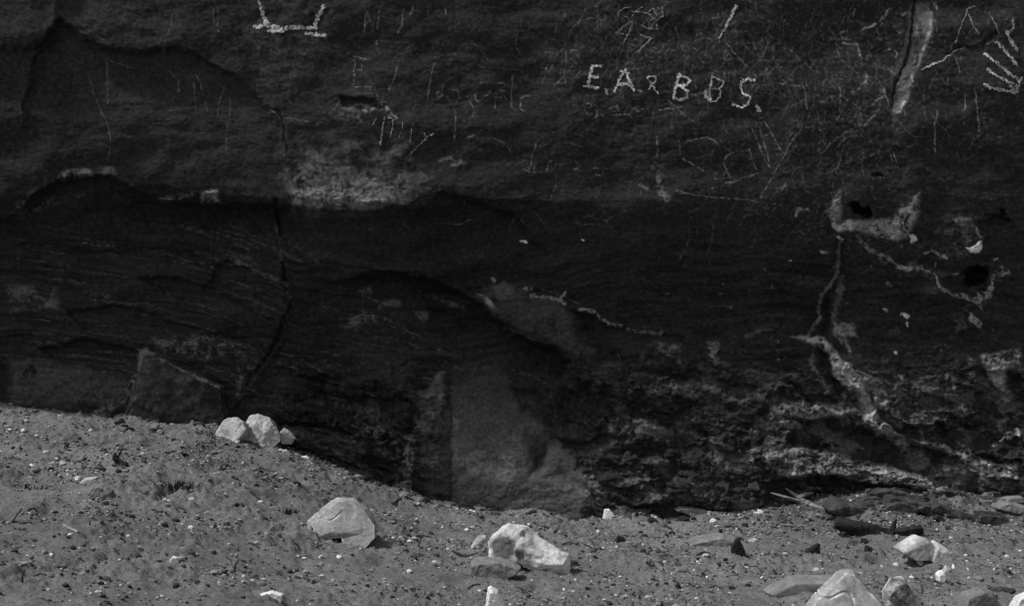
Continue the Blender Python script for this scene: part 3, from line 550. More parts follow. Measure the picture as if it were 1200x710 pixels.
def rock(name, label, cat, polys, mat, d=None, seed=1, Yfix=None, amp=.045, res=80, group=None, sink=3, ck=.03, fs=.86, chips=4, dents=(), lean=.25, fsh=(0, 0)):
    """polys: list of outlines (px) or (outline, half depth px, depth offset px, front scale)."""
    rnd = np.random.default_rng(seed); bm = bmesh.new()
    polys = [((q, 'pts', 0, 0) if len(q[0]) == 3 else q) for q in polys]
    norm = [(q if isinstance(q, tuple) else (q, d or (max(a for a, b in q)-min(a for a, b in q))*.4, 0, fs)) for q in polys]
    allp = [p[:2] for q in norm for p in q[0]]
    uc = sum(p[0] for p in allp)/len(allp); vb = max(p[1] for p in allp); dd = max(d if q[1] == 'pts' else q[1] for q in norm)
    base = at(uc, vb-1); Yc = Yfix if Yfix else base.y
    s = Yc/F*1.0
    Yc = Yc if Yfix else Yc+dd*.7*s
    s = Yc/F
    for q in norm:
        if q[1] == 'pts':
            vv = [bm.verts.new((a+rnd.normal(0, .5)-uc, y_+rnd.normal(0, .7), -(b-vb)-(sink if b > vb-4 else 0))) for a, b, y_ in q[0]]
            h = bmesh.ops.convex_hull(bm, input=vv)
            bmesh.ops.delete(bm, geom=list({e for e in h['geom_interior']+h['geom_unused'] if isinstance(e, bmesh.types.BMVert)}), context='VERTS'); continue
        poly = [(a-uc, b-vb+(sink if b > vb-4 else 0)) for a, b in q[0]]
        hull_piece(bm, poly, q[1], rnd, q[2], q[3], lean, chips, fsh)
    bmesh.ops.scale(bm, vec=(s, s, s), verts=bm.verts)
    w = (max(p[0] for p in allp)-min(p[0] for p in allp))*s
    me = finish_rock(bm, name, max(w, .03), seed, amp, res, ck)
    if dents:          # worn hollows in the front face
        n = len(me.vertices); c3 = np.empty(n*3, np.float32); me.vertices.foreach_get('co', c3); c3 = c3.reshape(-1, 3)
        for du, dv, dr, dp in dents:
            q = np.hypot(c3[:, 0]/s-(du-uc), -c3[:, 2]/s-(dv-vb)); fr = c3[:, 1]/s < dd*.35
            c3[:, 1] += np.where(fr, dp*s*(1-sstep(.45, 1.15, q/dr)), 0)
        me.vertices.foreach_set('co', c3.ravel()); me.update()
    o = link(name, me, mat, None, ((uc-CU)/F*Yc, Yc, CZ-(vb-CV)/F*Yc))
    return tag(o, label, cat, group)

rock('boulder', 'pale blocky boulder with a flat sloping face, touching its fractured neighbour', 'boulder', [[(247, 515, -6), (261, 493, 2), (266, 490, 5), (276, 489, 5), (284, 494, 2), (289, 503, -3), (283, 512, -9), (270, 518, -13), (250, 518, -11), (245, 516, 2), (262, 495, 24), (285, 500, 25), (255, 514, 22), (285, 517, 22)]], M_PALE, 14, 1, amp=.05)
rock('boulder', 'pale fractured boulder with dark seams, right of the flat-faced blocky one', 'boulder', [[(283, 519, -2), (285, 501, 4), (289, 487, 12), (301, 486, 10), (299, 498, -3), (292, 519, -10), (303, 519, -6), (307, 494, 2), (295, 490, 26), (290, 516, 22), (298, 520, -8), (309, 488, 8), (314, 490, 8), (319, 498, 4), (313, 505, -8), (308, 521, -14), (326, 507, 3), (328, 517, -1), (320, 523, -11), (316, 496, 26), (324, 515, 25), (302, 516, 22)]], M_PALE, 17, 2, amp=.07, ck=.06, res=100)
rock('small_rock', 'small pale two-toned rock just right of the fractured boulder at the cliff foot', 'rock', [[(328, 506), (333, 501), (339, 504), (347, 513), (342, 517), (330, 517)]], M_PALE, 7, 3)
rock('small_rock', 'little pale rock below the small two-toned rock on the upper slope', 'rock', [[(332, 534), (331, 527), (336, 526), (341, 532), (338, 537)]], M_PALE, 4, 31)
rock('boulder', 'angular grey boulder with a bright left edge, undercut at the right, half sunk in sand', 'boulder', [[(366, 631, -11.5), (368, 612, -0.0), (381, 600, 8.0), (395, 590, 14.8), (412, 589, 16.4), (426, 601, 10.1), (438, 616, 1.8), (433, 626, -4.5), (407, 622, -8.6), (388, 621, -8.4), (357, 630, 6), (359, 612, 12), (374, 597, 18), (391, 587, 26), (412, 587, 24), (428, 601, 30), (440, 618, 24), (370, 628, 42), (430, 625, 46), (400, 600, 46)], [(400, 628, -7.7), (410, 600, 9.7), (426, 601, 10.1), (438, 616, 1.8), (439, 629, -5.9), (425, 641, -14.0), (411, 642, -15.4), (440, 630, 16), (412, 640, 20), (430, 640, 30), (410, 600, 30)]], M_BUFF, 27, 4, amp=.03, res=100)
rock('boulder', 'mottled skull-shaped boulder with a long pale snout, lying on the sand', 'boulder', [[(574, 629, -4), (589, 622, -8), (595, 631, -17), (594, 653, -21), (573, 651, -8), (571, 635, 2), (597, 614, 2), (616, 618, 8), (634, 631, 10), (641, 643, 6), (602, 640, -20), (612, 657, -20), (625, 657, -16), (640, 657, 0), (590, 622, 30), (620, 622, 34), (640, 648, 30), (580, 650, 25)], [(612, 622, 4), (632, 630, 9), (656, 645, 0), (660, 655, -13), (630, 660, -21), (603, 640, -20), (645, 650, 22), (606, 656, -19)], [(604, 646, -17), (625, 641, -8), (645, 643, -8), (665, 648, -6), (671, 656, -3), (671, 661, -5), (663, 669, -11), (643, 671, -16), (612, 660, -18), (640, 656, -23), (659, 657, -19), (625, 643, 16), (660, 649, 14), (668, 662, 10), (640, 666, 12)]], M_BLOTCH, 25, 5, amp=.055, res=120)
rock('flat_rock', 'flat grey rock lying in front of the skull-shaped boulder', 'rock', [[(548, 657), (558, 652), (585, 653), (600, 657), (612, 662), (605, 670), (585, 676), (565, 678), (552, 670)]], M_MID, 20, 6, amp=.05)
rock('small_rock', 'small pale rock behind the left end of the skull-shaped boulder', 'rock', [[(551, 638), (560, 627), (570, 626), (576, 640)]], M_PALE, 8, 7)
rock('pointed_rock', 'narrow white pointed rock standing at the bottom edge of the picture', 'rock', [[(567, 722), (572, 687), (576, 684), (584, 690), (592, 708), (600, 722)]], M_WHITE, 10, 8)
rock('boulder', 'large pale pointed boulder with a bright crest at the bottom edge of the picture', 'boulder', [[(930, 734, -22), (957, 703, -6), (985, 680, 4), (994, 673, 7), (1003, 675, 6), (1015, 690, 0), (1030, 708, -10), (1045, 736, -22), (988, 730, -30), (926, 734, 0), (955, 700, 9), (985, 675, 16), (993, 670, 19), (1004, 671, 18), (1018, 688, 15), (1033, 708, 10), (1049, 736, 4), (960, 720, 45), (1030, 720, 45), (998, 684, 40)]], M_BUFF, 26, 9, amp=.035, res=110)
rock('boulder', 'pale and dark streaked boulder right behind the large pointed one', 'boulder', [[(1036, 722), (1034, 690), (1043, 676), (1056, 675), (1070, 690), (1086, 722)]], M_MOTTLE, 18, 10, amp=.06)
rock('flat_rock', 'smooth flat grey slab lying behind the large pointed boulder', 'rock', [[(893, 690), (925, 675), (975, 673), (1008, 680), (1002, 696), (950, 700), (905, 699)]], M_MID, 34, 11, amp=.02, fs=.9)
rock('low_rock', 'low rounded grey rock at the lower right bottom edge', 'rock', [[(1116, 722), (1126, 693), (1145, 687), (1160, 691), (1172, 712), (1174, 722)]], M_MID, 20, 12)
rock('boulder', 'grey two-lobed boulder with small stones gathered at its foot', 'boulder', [([(1048, 643), (1060, 633), (1072, 627), (1084, 631), (1098, 643), (1095, 655), (1070, 655)], 18, 4, .88), ([(1086, 655), (1090, 638), (1095, 632), (1108, 642), (1116, 656), (1115, 664), (1095, 662)], 16, 0, .88)], M_PALE, 20, 13)
rock('flat_rock', 'half-buried slab with a pale top and dark front face beside the dark stump', 'rock', [[(803, 633), (815, 628), (845, 624), (863, 628), (866, 640), (855, 643), (825, 642), (808, 638)]], M_MID, 20, 14, fs=.85)
rock('small_rock', 'white chip on the left end of the half-buried slab', 'rock', [[(806, 634), (812, 629), (820, 628), (819, 632), (812, 636)]], M_WHITE, 3, 141)
rock('corner_rock', 'bright pale rock at the extreme lower right corner', 'rock', [[(1182, 710), (1190, 697), (1212, 688), (1222, 716), (1185, 716)]], M_WHITE, 12, 15)
rock('small_rock', 'small bright rock at the cliff foot right of the smooth panel', 'rock', [[(706, 604), (708, 596), (714, 595), (719, 601), (717, 606), (708, 606)]], M_WHITE, 5, 16)
rock('small_rock', 'black stone with a pale chip beside it on the sand at the cliff foot', 'rock', [[(757, 613), (759, 606), (765, 605), (770, 609), (768, 615), (759, 616)]], M_CHAR, 5, 17)
rock('small_rock', 'pale chip lying behind the black stone at the cliff foot', 'rock', [[(752, 610), (758, 605), (770, 604), (776, 610), (765, 611)]], M_PALE, 3, 171)
rock('small_rock', 'round grey rock resting against the foot of the cliff above the pale branch', 'rock', [[(873, 572), (876, 564), (885, 562), (890, 569), (888, 577), (877, 578)]], M_MID, 7, 18, float(depth_at(np.array([881.]), np.array([572.]))[0])+.05, chips=1, amp=.07)
rock('flat_rock', 'thin pale slab lying flat at the cliff foot', 'rock', [[(789, 595), (795, 592), (825, 595), (843, 599), (830, 601), (810, 601)]], M_MID, 10, 19)
rock('flat_rock', 'flat pale stone perched on a soil clod on the left slope', 'rock', [[(90, 567), (100, 559), (115, 558), (115, 564), (104, 568)]], M_PALE, 9, 20)
rock('soil_clod', 'soil clod under the flat pale stone on the left slope', 'clod', [[(104, 577), (108, 567), (122, 567), (133, 575), (136, 583), (112, 584)]], M_MID, 10, 21, amp=.08)
rock('flat_rock', 'white flat stone with a dark end on the lower left slope', 'rock', [[(195, 648), (197, 641), (215, 641), (221, 645), (216, 650)]], M_WHITE, 7, 22)
rock('flat_rock', 'dark flat stone touching the white flat stone on the lower left slope', 'rock', [[(212, 651), (219, 645), (228, 645), (233, 651), (225, 654)]], M_DARK, 5, 221)
rock('flat_rock', 'small white sliver in front of the white flat stone on the lower left slope', 'rock', [[(196, 656), (203, 651), (214, 653), (214, 657), (202, 658)]], M_WHITE, 4, 23)
rock('flat_rock', 'white wedge-shaped flat stone near the bottom edge at left', 'rock', [[(303, 695), (320, 691), (333, 695), (332, 704), (318, 702)]], M_WHITE, 7, 24)
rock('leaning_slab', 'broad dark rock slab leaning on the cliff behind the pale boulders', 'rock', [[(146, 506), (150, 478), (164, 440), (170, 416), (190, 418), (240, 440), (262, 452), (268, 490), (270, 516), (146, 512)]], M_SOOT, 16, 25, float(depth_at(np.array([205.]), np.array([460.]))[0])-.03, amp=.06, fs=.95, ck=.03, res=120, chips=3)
for i, (poly, mt, lab, dd) in enumerate([
    ([(1097, 677), (1096, 672), (1099, 668), (1104, 667), (1108, 670), (1109, 675), (1106, 679), (1101, 680)], M_WHITE, 'round white cobble at the foot of the two-lobed boulder', 6),
    ([(1073, 658), (1080, 656), (1092, 659), (1090, 662), (1078, 661)], M_WHITE, 'thin white sliver lying against the two-lobed boulder', 4),
    ([(1114, 666), (1117, 660), (1121, 665), (1118, 668)], M_WHITE, 'small white stone touching the right lobe of the two-lobed boulder', 4),
    ([(1120, 661), (1125, 656), (1131, 661), (1126, 664)], M_PALE, 'small pale stone right of the two-lobed boulder', 4),
    ([(1129, 669), (1134, 664), (1139, 668), (1134, 671)], M_PALE, 'farthest right small stone beside the two-lobed boulder', 4),
    ([(1104, 668), (1108, 661), (1113, 665), (1110, 672)], M_PALE, 'pale stone between the round cobble and the two-lobed boulder', 4),
    ([(1007, 639), (1009, 630), (1016, 630), (1020, 636), (1016, 640)], M_CHAR, 'black stone touching the underside of the dark log', 5),
    ([(1012, 646), (1014, 638), (1022, 641), (1024, 646), (1018, 648)], M_CHAR, 'black stone lying in front of another below the dark log', 5),
    ([(990, 639), (996, 632), (1006, 633), (1006, 638), (998, 640)], M_DARK, 'dark grey flat stone left of the black stones below the log', 6),
    ([(887, 605), (888, 596), (894, 598), (897, 603)], M_WHITE, 'small white stone below the pale forked branch', 4),
    ([(1148, 692), (1172, 686), (1190, 689), (1188, 694), (1165, 696)], M_DARK, 'dark flat clod near the lower right corner', 6)]):
    rock('small_rock', lab, 'rock', [poly], mt, dd, 300+i, chips=1, fs=.6, amp=.07)
rk = random.Random(9)
for i in range(44):
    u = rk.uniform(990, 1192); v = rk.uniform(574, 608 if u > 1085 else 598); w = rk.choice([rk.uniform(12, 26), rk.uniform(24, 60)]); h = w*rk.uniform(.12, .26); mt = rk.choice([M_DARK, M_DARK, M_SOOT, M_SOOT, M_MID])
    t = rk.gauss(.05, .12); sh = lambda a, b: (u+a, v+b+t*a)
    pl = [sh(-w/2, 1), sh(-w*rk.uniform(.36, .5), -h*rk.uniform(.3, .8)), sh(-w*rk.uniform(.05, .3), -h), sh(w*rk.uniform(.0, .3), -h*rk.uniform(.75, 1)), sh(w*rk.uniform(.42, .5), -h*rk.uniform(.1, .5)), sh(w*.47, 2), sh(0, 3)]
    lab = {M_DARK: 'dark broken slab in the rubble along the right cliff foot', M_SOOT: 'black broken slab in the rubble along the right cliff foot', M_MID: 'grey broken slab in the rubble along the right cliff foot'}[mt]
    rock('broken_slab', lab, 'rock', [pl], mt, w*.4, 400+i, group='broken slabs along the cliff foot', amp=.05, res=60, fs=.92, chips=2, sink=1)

# ------------------------------------------------------------------ dead wood
def tube(name, pts, rads, mat, parent=None, seed=0, sides=12, amp=.18, sub=5, loc=None):
    if mat is not M_TWIG: sides, sub = 28, 12
    rnd = np.random.default_rng(seed); P_ = [Vector(p) for p in pts]; ring = []
    cen, rr = [], []
    for i in range(len(P_)-1):
        for k in range(sub):
            t = k/sub; cen.append(P_[i].lerp(P_[i+1], t)); rr.append(rads[i]*(1-t)+rads[i+1]*t)
    cen.append(P_[-1]); rr.append(rads[-1])
    n = len(cen); VV = []
    for i in range(n):
        tdir = (cen[min(i+1, n-1)]-cen[max(i-1, 0)]).normalized()
        a = tdir.cross(Vector((.13, .2, 1))).normalized(); b = tdir.cross(a)
        for s in range(sides):
            th = 2*math.pi*s/sides
            r = rr[i]*(1+amp*math.sin(3*th+seed+i*.15)*.6+amp*rnd.normal(0, .25))
            VV.append(cen[i]+(a*math.cos(th)+b*math.sin(th))*r)
    if mat is not M_TWIG:      # split, fibrous bark
        A = np.array(VV); Cn = np.repeat(np.array(cen), sides, 0); R = np.repeat(np.array(rr), sides)[:, None]
        q = (A-Cn)/R; L_ = np.repeat(np.arange(n), sides)[:, None]/12
        f = fbm3(np.concatenate([q[:, :1]*1.6, q[:, 1:2]*1.6+L_*.6, q[:, 2:]*1.6], 1)+seed, 4, seed)
        VV = [Vector(a) for a in Cn+q*R*(1+.55*f[:, None])]
    bm = bmesh.new(); vs_ = [bm.verts.new(v) for v in VV]
    for i in range(n-1):
        for s in range(sides):
            bm.faces.new((vs_[i*sides+s], vs_[i*sides+(s+1) % sides], vs_[(i+1)*sides+(s+1) % sides], vs_[(i+1)*sides+s]))
    bm.faces.new(vs_[:sides][::-1]); bm.faces.new(vs_[-sides:])
    bmesh.ops.recalc_face_normals(bm, faces=bm.faces)
    me = bpy.data.meshes.new(name); bm.to_mesh(me); bm.free(); me.polygons.foreach_set('use_smooth', np.ones(len(me.polygons), bool))
    return link(name, me, mat, parent, loc)
def empty(name, loc):
    o = bpy.data.objects.new(name, None); o.empty_display_size = .05; COL.objects.link(o); o.location = loc; return o
def px(u, v, Yv, o): return Vector(((u-CU)/F*Yv, Yv, CZ-(v-CV)/F*Yv))-o
b = at(1030, 634); s = b.y/F
lg = empty('fallen_log', b); tag(lg, 'dark charred log with a broken stub, lying behind the grey two-lobed boulder', 'log')
tube('trunk', [px(979, 612, b.y+.12, b), px(1000, 617, b.y+.10, b), px(1025, 624, b.y+.07, b), px(1048, 630, b.y+.05, b)], [6.5*s, 8*s, 9*s, 7*s], M_CHAR, lg, 1, 14)
tube('limb', [px(1040, 631, b.y+.04, b), px(1060, 624, b.y+.08, b), px(1080, 620, b.y+.1, b)], [7*s, 7*s, 5*s], M_CHAR, lg, 2, 14)
tube('stub', [px(1042, 628, b.y+.03, b), px(1047, 618, b.y+.03, b), px(1050, 608, b.y+.02, b)], [4.5*s, 3*s, 1.2*s], M_CHAR, lg, 3, 10)
b = at(940, 592); s = b.y/F
br = empty('driftwood_branch', b); tag(br, 'pale weathered forked branch lying against the foot of the cliff', 'branch')
def wp(u, v, off=.05): yv = min(float(depth_at(np.array([float(u)]), np.array([float(v)]))[0])-off, at(u, v).y); return px(u, v, yv, b)
tube('stem', [wp(921, 572), wp(933, 581), wp(943, 589), wp(962, 596), wp(990, 603)], [.7*s, 2.2*s, 3.4*s, 2.4*s, .8*s], M_DRIFT, br, 4, 10)
tube('side_branch', [wp(903, 577), wp(920, 582), wp(940, 588)], [.5*s, 1.6*s, 2.4*s], M_DRIFT, br, 5, 9)
tube('side_branch', [wp(935, 583), wp(944, 579), wp(954, 577)], [2.6*s, 2.4*s, .7*s], M_DRIFT, br, 6, 9)
rock('charred_stump', 'dark upright charred stump beside the half-buried slab', 'stump', [[(855, 651), (857, 638), (862, 628), (866, 628), (867, 640), (873, 645), (872, 648), (864, 651)]], M_CHAR, 5, 26, amp=.08)
rock('wood_chunk', 'black chunk of charred wood tilted on the sand left of the log', 'wood chunk', [[(940, 648), (946, 642), (957, 636), (962, 637), (960, 650), (955, 654), (944, 652)]], M_CHAR, 7, 27, amp=.09)
rock('wood_chip', 'dark curved wood chip on the sand right of the skull-shaped boulder', 'wood chip', [[(718, 634), (724, 627), (730, 628), (736, 633), (728, 633), (720, 636)]], M_CHAR, 5, 28)
rock('wood_chip', 'dark pointed wood chip on the smooth sand left of the white pointed rock', 'wood chip', [[(440, 691), (452, 687), (455, 686), (454, 692), (446, 693)]], M_CHAR, 4, 29)
b = at(140, 546); s = b.y/F
st = empty('twisted_stump', b); tag(st, 'small dark twisted stump sticking up from the left slope', 'stump')
tube('stem', [px(149, 545, b.y-.02, b), px(141, 541, b.y, b), px(135, 537, b.y, b), px(135, 530, b.y, b)], [3*s, 3.6*s, 3*s, 1.2*s], M_CHAR, st, 7, 9)
tube('shoot', [px(137, 538, b.y, b), px(141, 530, b.y, b), px(145, 523, b.y, b)], [1.6*s, .9*s, .5*s], M_CHAR, st, 8, 7)

def twig(pu, label, r=1.0, mat=M_TWIG, fork=True, group=None, seed=0, lift=0):
    base = at(pu[0][0], max(q[1] for q in pu)); s = base.y/F
    pts = []
    for q in pu:
        a = at(*q)
        if lift: a = Vector(((q[0]-CU)/F*base.y, base.y, CZ-(q[1]-CV)/F*base.y))
        pts.append(a-base+Vector((0, 0, .006+gz(a.x, a.y)-float(ground_base(np.array(a.x), np.array(a.y))) if not lift else .0)))
    o = tube('twig', pts, [r*s*(1-.5*i/len(pts)) for i in range(len(pts))], mat, None, seed, 6, .2, 3, base)
    return tag(o, label, 'twig', group)
twig([(563, 599), (573, 595), (583, 590)], 'dark twig at the foot of the smooth panel', 1.5, seed=1)
twig([(460, 592), (467, 586), (473, 580)], 'short twig poking up on the bank edge under the crusted column', 1.3, seed=2)
twig([(490, 640), (493, 632), (497, 627)], 'thin upright twig between the angular grey boulder and the skull-shaped one', .9, seed=3, lift=1)
twig([(776, 637), (780, 641), (783, 645)], 'short black slanting twig between the black stone and the half-buried slab', 1.4, seed=4)
twig([(761, 664), (761, 660), (763, 655)], 'short black upright twig below the half-buried slab', 1.3, seed=5, lift=1)
twig([(14, 612), (19, 604), (26, 595)], 'bare twig rising at the far left edge of the slope', 1.1, seed=6, lift=1)
twig([(14, 611), (25, 613), (37, 616)], 'bare twig lying flat at the far left edge of the slope', 1.2, seed=7)
twig([(26, 683), (26, 675), (29, 667)], 'short upright twig at the lower left edge', 1.4, seed=8, lift=1)
twig([(75, 616), (82, 621), (92, 628)], 'pale broken stick lying on the left slope', 1.8, M_DRIFT, seed=9)
twig([(274, 670), (276, 661), (280, 655)], 'dark stubby upright twig right of the white flat stone', 1.4, seed=10, lift=1)
twig([(370, 640), (398, 632), (470, 634)], 'pale root trailing from the angular grey boulder', 1.4, M_DRIFT, seed=11)
twig([(530, 646), (545, 650), (560, 652)], 'dark twig left of the flat grey rock', 1.4, seed=12)
twig([(1116, 684), (1122, 687), (1130, 682)], 'dark forked twig above the low rounded rock', 1.5, seed=13)
TG = 'small dark twigs scattered on the sand'
for k in range(70):
    u = rk.uniform(15, 1190); lo = np.interp(u, [0, 250, 330, 430, 530, 700, 1200], [490, 505, 530, 572, 600, 612, 615]); v = lo+(705-lo)*rk.random()**1.2
    if 400 < u < 540 and v > 635: continue
    L = rk.uniform(6, 20); a = rk.choice([rk.gauss(0, .35), rk.gauss(.5, .3)])
    twig([(u, v), (u+L*.5*math.cos(a), v+L*.3*math.sin(a)), (u+L*math.cos(a+.3), v+L*.5*math.sin(a+.3))], 'small dark twig scattered on the sandy slope', rk.uniform(.6, 1.3), group=TG, seed=20+k)

# dry tufts
def tuft(u, v, n, h, label, seed):
    b = at(u, v); s = b.y/F; r = random.Random(seed); VV = []; FF = []
    for i in range(n):
        x, y = r.gauss(0, .035), r.gauss(0, .02); th = r.uniform(0, 6.28); H = h*s*r.uniform(.4, 1); ln = r.gauss(0, .35)
        w = .0022; z0 = -.01; k = len(VV); ax_, ay_ = math.cos(th)*w, math.sin(th)*w
        VV += [(0, 0, -.03), (x+ax_, y+ay_, z0), (x+ln*H*.4+ax_*.7, y+ay_*.7, H*.6), (x+ln*H*.4-ax_*.7, y-ay_*.7, H*.6), (x+ln*H, y+r.gauss(0, .01), H)]
        FF += [(k, k+1, k+2, k+3), (k+3, k+2, k+4)]
    FF = [tuple(0 if VV[q] == (0, 0, -.03) else q for q in f) for f in FF]
    me = bpy.data.meshes.new('dry_tuft'); me.from_pydata(VV, [], FF)
    o = link('dry_tuft', me, M_TWIG, None, b); tag(o, label, 'grass tuft')
tuft(205, 571, 20, 17, 'sparse dark tuft of dry stalks, left half of a pair on the left slope', 1)
tuft(219, 571, 16, 15, 'sparse dark tuft of dry stalks, right half of a pair on the left slope', 2)
tuft(42, 573, 14, 10, 'low dry tuft near the left edge of the slope', 3)
tuft(255, 560, 9, 9, 'thin dry tuft just right of the pair of dark tufts', 4)
tuft(330, 600, 12, 9, 'low dry tuft left of the angular grey boulder', 5)

# ------------------------------------------------------------------ pebbles and clods (individuals)
def base_pebble(name, seed, flat, mat):
    bm = bmesh.new(); bmesh.ops.create_icosphere(bm, subdivisions=3, radius=1); r = np.random.default_rng(seed)
    nr = r.normal(size=(9, 3)); nr /= np.linalg.norm(nr, axis=1)[:, None]; hh = r.uniform(.6, .95, 9)
    for v in bm.verts:
        d = np.array(v.co); d /= np.linalg.norm(d); k = nr@d; rad = min(1.0, *(hh[k > .15]/k[k > .15])) if (k > .15).any() else 1
        d = d*rad*(1+.03*r.normal()); v.co = (d[0]*1.15, d[1]*.9, d[2]*flat)
    me = bpy.data.meshes.new(name); bm.to_mesh(me); bm.free(); me.materials.append(mat); return me
kinds = [('pebble', 'small pale pebble lying on the sandy slope', 'pale pebbles scattered on the sand', [base_pebble('pebble', 50+i, .6+.1*(i % 2), M_WHITE if i % 2 else M_PALE) for i in range(6)]),
         ('pebble', 'small grey pebble lying on the sandy slope', 'grey pebbles scattered on the sand', [base_pebble('pebble', 60+i, .55, M_MID) for i in range(4)]),
         ('soil_clod', 'small dark clod lying on the sandy slope', 'dark clods scattered on the sand', [base_pebble('soil_clod', 70+i, .6, M_CHAR if i % 2 else M_DARK) for i in range(5)])]
def put(kind, u, v, rpx):
    name, lab, grp, mes = kinds[kind]; b = at(u, v); s = b.y/F
    o = bpy.data.objects.new(name, rk.choice(mes)); COL.objects.link(o)
    r = rpx*s; o.scale = (r, r, r*rk.uniform(.7, 1.1)); o.rotation_euler = (rk.gauss(0, .3), rk.gauss(0, .3), rk.uniform(0, 6.28))
    o.location = (b.x, b.y, gz(b.x, b.y)+r*.2); tag(o, lab, 'pebble' if name == 'pebble' else 'clod', grp)
ex = [(0, q) for q in [(54, 529, 4), (66, 534, 3), (38, 545, 3.5), (263, 577, 3.5), (285, 569, 2.5), (199, 581, 3), (183, 581, 2.5), (305, 588, 3), (280, 610, 3), (312, 624, 2.5), (350, 648, 3), (397, 654, 4), (376, 654, 4), (295, 682, 4), (285, 676, 2.5), (271, 653, 3), (53, 604, 2.5), (118, 633, 2),
        (96, 674, 3.5), (68, 666, 3), (115, 694, 3.5), (141, 709, 3), (701, 625, 2.8), (658, 676, 2.5), (661, 690, 2.5), (764, 602, 2), (748, 617, 2.5), (841, 617, 3), (707, 642, 2.5), (723, 641, 2), (779, 664, 2.5), (768, 668, 2.5), (1050, 661, 4), (606, 604, 2), (167, 533, 3), (143, 512, 2), (60, 540, 3.5), (72, 537, 3), (420, 548, 2.5), (1098, 618, 2.5), (480, 635, 4), (470, 632, 4), (460, 631, 3.5), (1008, 672, 3), (930, 676, 2.5)]]
ex += [(2, q) for q in [(88, 518, 5), (98, 549, 4), (120, 550, 4.5), (78, 524, 4), (135, 566, 4), (250, 545, 4), (265, 546, 4.5), (217, 535, 4), (305, 553, 4), (348, 572, 5), (345, 600, 4), (277, 594, 4), (160, 645, 4), (186, 660, 4), (360, 680, 4.5), (368, 682, 4), (231, 685, 4), (320, 560, 4), (478, 628, 4), (505, 620, 3.5), (697, 668, 3), (782, 655, 3), (876, 655, 3), (850, 653, 3), (697, 653, 3), (779, 614, 3), (945, 617, 4), (1010, 615, 3), (858, 690, 4), (620, 700, 4), (430, 688, 3), (250, 650, 3.5), (1178, 670, 4), (1150, 665, 3)]]
for k, q in ex: put(k, *q)
for k in range(330):
    u = rk.uniform(12, 1192); lo = np.interp(u, [0, 250, 330, 430, 530, 700, 1200], [486, 500, 525, 568, 598, 608, 606]); v = lo+(708-lo)*rk.random()
    if 400 < u < 550 and v > 640 and rk.random() < .8: continue
    put(rk.choices([0, 1, 2], [2.2, 4, 5])[0], u, v, min(5.5, rk.lognormvariate(.6, .45)))

for k in range(170):
    u = rk.uniform(140, 990); lo = np.interp(u, [0, 250, 330, 430, 530, 700, 1200], [486, 497, 519, 562, 592, 605, 603]); put(rk.choices([0, 1, 2], [.5, 3, 5])[0], u, lo+abs(rk.gauss(0, 5)), min(8, rk.lognormvariate(.95, .55)))

# ------------------------------------------------------------------ uncountable gravel: one object
protos = []
for k in range(8):
    bm = bmesh.new(); bmesh.ops.create_icosphere(bm, subdivisions=1, radius=1); r = np.random.default_rng(90+k)
    vv = np.array([v.co[:] for v in bm.verts]); ff = np.array([[v.index for v in f.verts] for f in bm.faces]); bm.free()
    vv *= (1+r.normal(0, .16, len(vv)))[:, None]; vv *= np.array([1.2, .9, .65])*(1+r.normal(0, .12, 3)); protos.append((vv, ff))
N = 42000
x = RNG.uniform(-4.4, 4.5, N*2); y = 4.6+4.6*RNG.random(N*2)**.9
dens = sstep(-.2, .45, fbm2(x*1.6, y*2.2, 4, 300))*.9+.12
dens = np.where((np.abs(x+.75) < .55) & (np.abs(y-6.55) < .3), .15, dens); dens = np.where((x > 1.5) & (y > 8.1), 1.0, dens)
keep = RNG.random(N*2) < dens; x, y = x[keep][:N], y[keep][:N]; N = len(x)
z = ground_z(x, y); rad = np.minimum(.0052*np.exp(RNG.normal(0, .55, N)), .02)
tone = RNG.choice([.03, .07, .15, .24, .5], N, p=[.22, .24, .28, .18, .08])*np.exp(RNG.normal(0, .2, N))
VV, FF, CC = [], [], []; off = 0
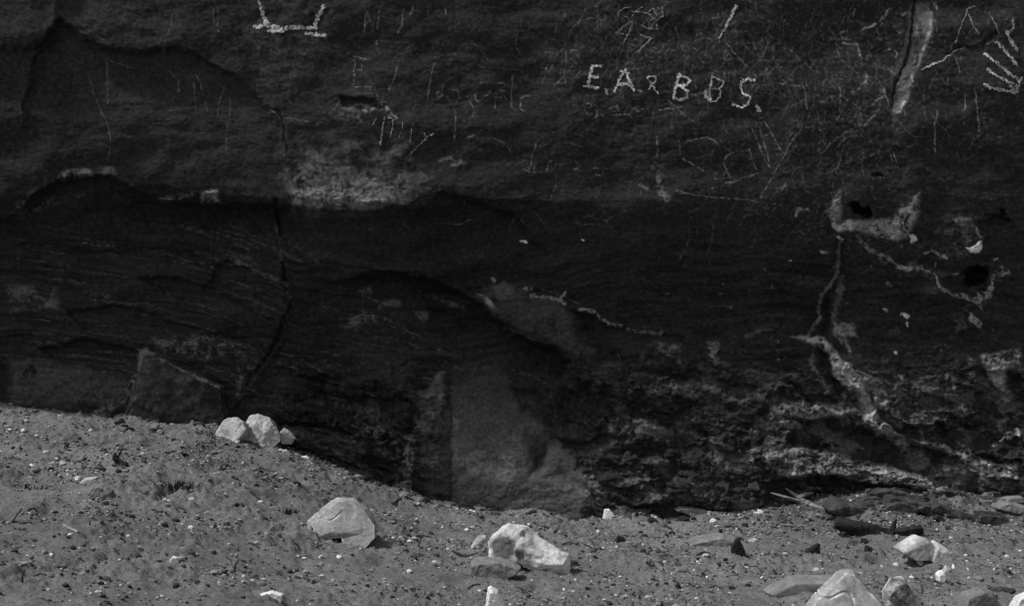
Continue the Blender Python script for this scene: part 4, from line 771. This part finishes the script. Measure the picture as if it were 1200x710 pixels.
for k in range(8):
    sel = np.arange(N) % 8 == k; n = sel.sum(); pv, pf = protos[k]; a = RNG.uniform(0, 6.283, n); c, sn = np.cos(a), np.sin(a)
    X = pv[None, :, 0]*c[:, None]-pv[None, :, 1]*sn[:, None]; Yv = pv[None, :, 0]*sn[:, None]+pv[None, :, 1]*c[:, None]; Zv = np.repeat(pv[None, :, 2], n, 0)
    r = rad[sel][:, None]
    VV.append(np.stack([X*r+x[sel][:, None], Yv*r+y[sel][:, None], Zv*r+(z[sel]+rad[sel]*.25)[:, None]], -1).reshape(-1, 3))
    FF.append((pf[None]+(np.arange(n)*len(pv))[:, None, None]+off).reshape(-1, 3)); off += n*len(pv); CC.append(np.repeat(tone[sel], len(pv)))
gr = link('gravel', mesh_np('gravel', np.concatenate(VV), np.concatenate(FF), False, np.concatenate(CC)), M_GRAVEL)
tag(gr, 'fine mixed gravel and litter strewn over the sandy slope', 'gravel', kind='stuff')

# ------------------------------------------------------------------ light, sky, camera
EL, AZ = math.radians(56), math.radians(261)          # azimuth clockwise from +Y: from the left, a little behind the camera
sd = Vector((math.sin(AZ)*math.cos(EL), math.cos(AZ)*math.cos(EL), math.sin(EL)))
sl = bpy.data.lights.new('sun', 'SUN'); sl.energy = 2.6; sl.angle = math.radians(4); sl.color = (1, 1, 1)
so = bpy.data.objects.new('sun', sl); COL.objects.link(so); so.rotation_euler = sd.to_track_quat('Z', 'Y').to_euler(); so.location = sd*30
wd = bpy.data.worlds.new('World'); scene.world = wd; wd.use_nodes = True; nt = wd.node_tree
bg = nt.nodes['Background']; sky = nt.nodes.new('ShaderNodeTexSky'); sky.sky_type = 'NISHITA'; sky.sun_disc = False
sky.sun_elevation = EL; sky.sun_rotation = AZ; sky.air_density = 1.5; sky.dust_density = 3
bw = nt.nodes.new('ShaderNodeRGBToBW'); nt.links.new(sky.outputs[0], bw.inputs[0]); nt.links.new(bw.outputs[0], bg.inputs[0]); bg.inputs[1].default_value = .10
cam = bpy.data.cameras.new('camera'); cam.sensor_width = 36; cam.lens = 36*F/1200; cam.clip_end = 1000
co = bpy.data.objects.new('camera', cam); COL.objects.link(co); co.location = (0, 0, CZ); co.rotation_euler = (math.pi/2, 0, 0); scene.camera = co
vw = scene.view_settings; vw.view_transform = 'Standard'; vw.look = 'None'; vw.exposure = .3; vw.gamma = 1; vw.use_curve_mapping = False
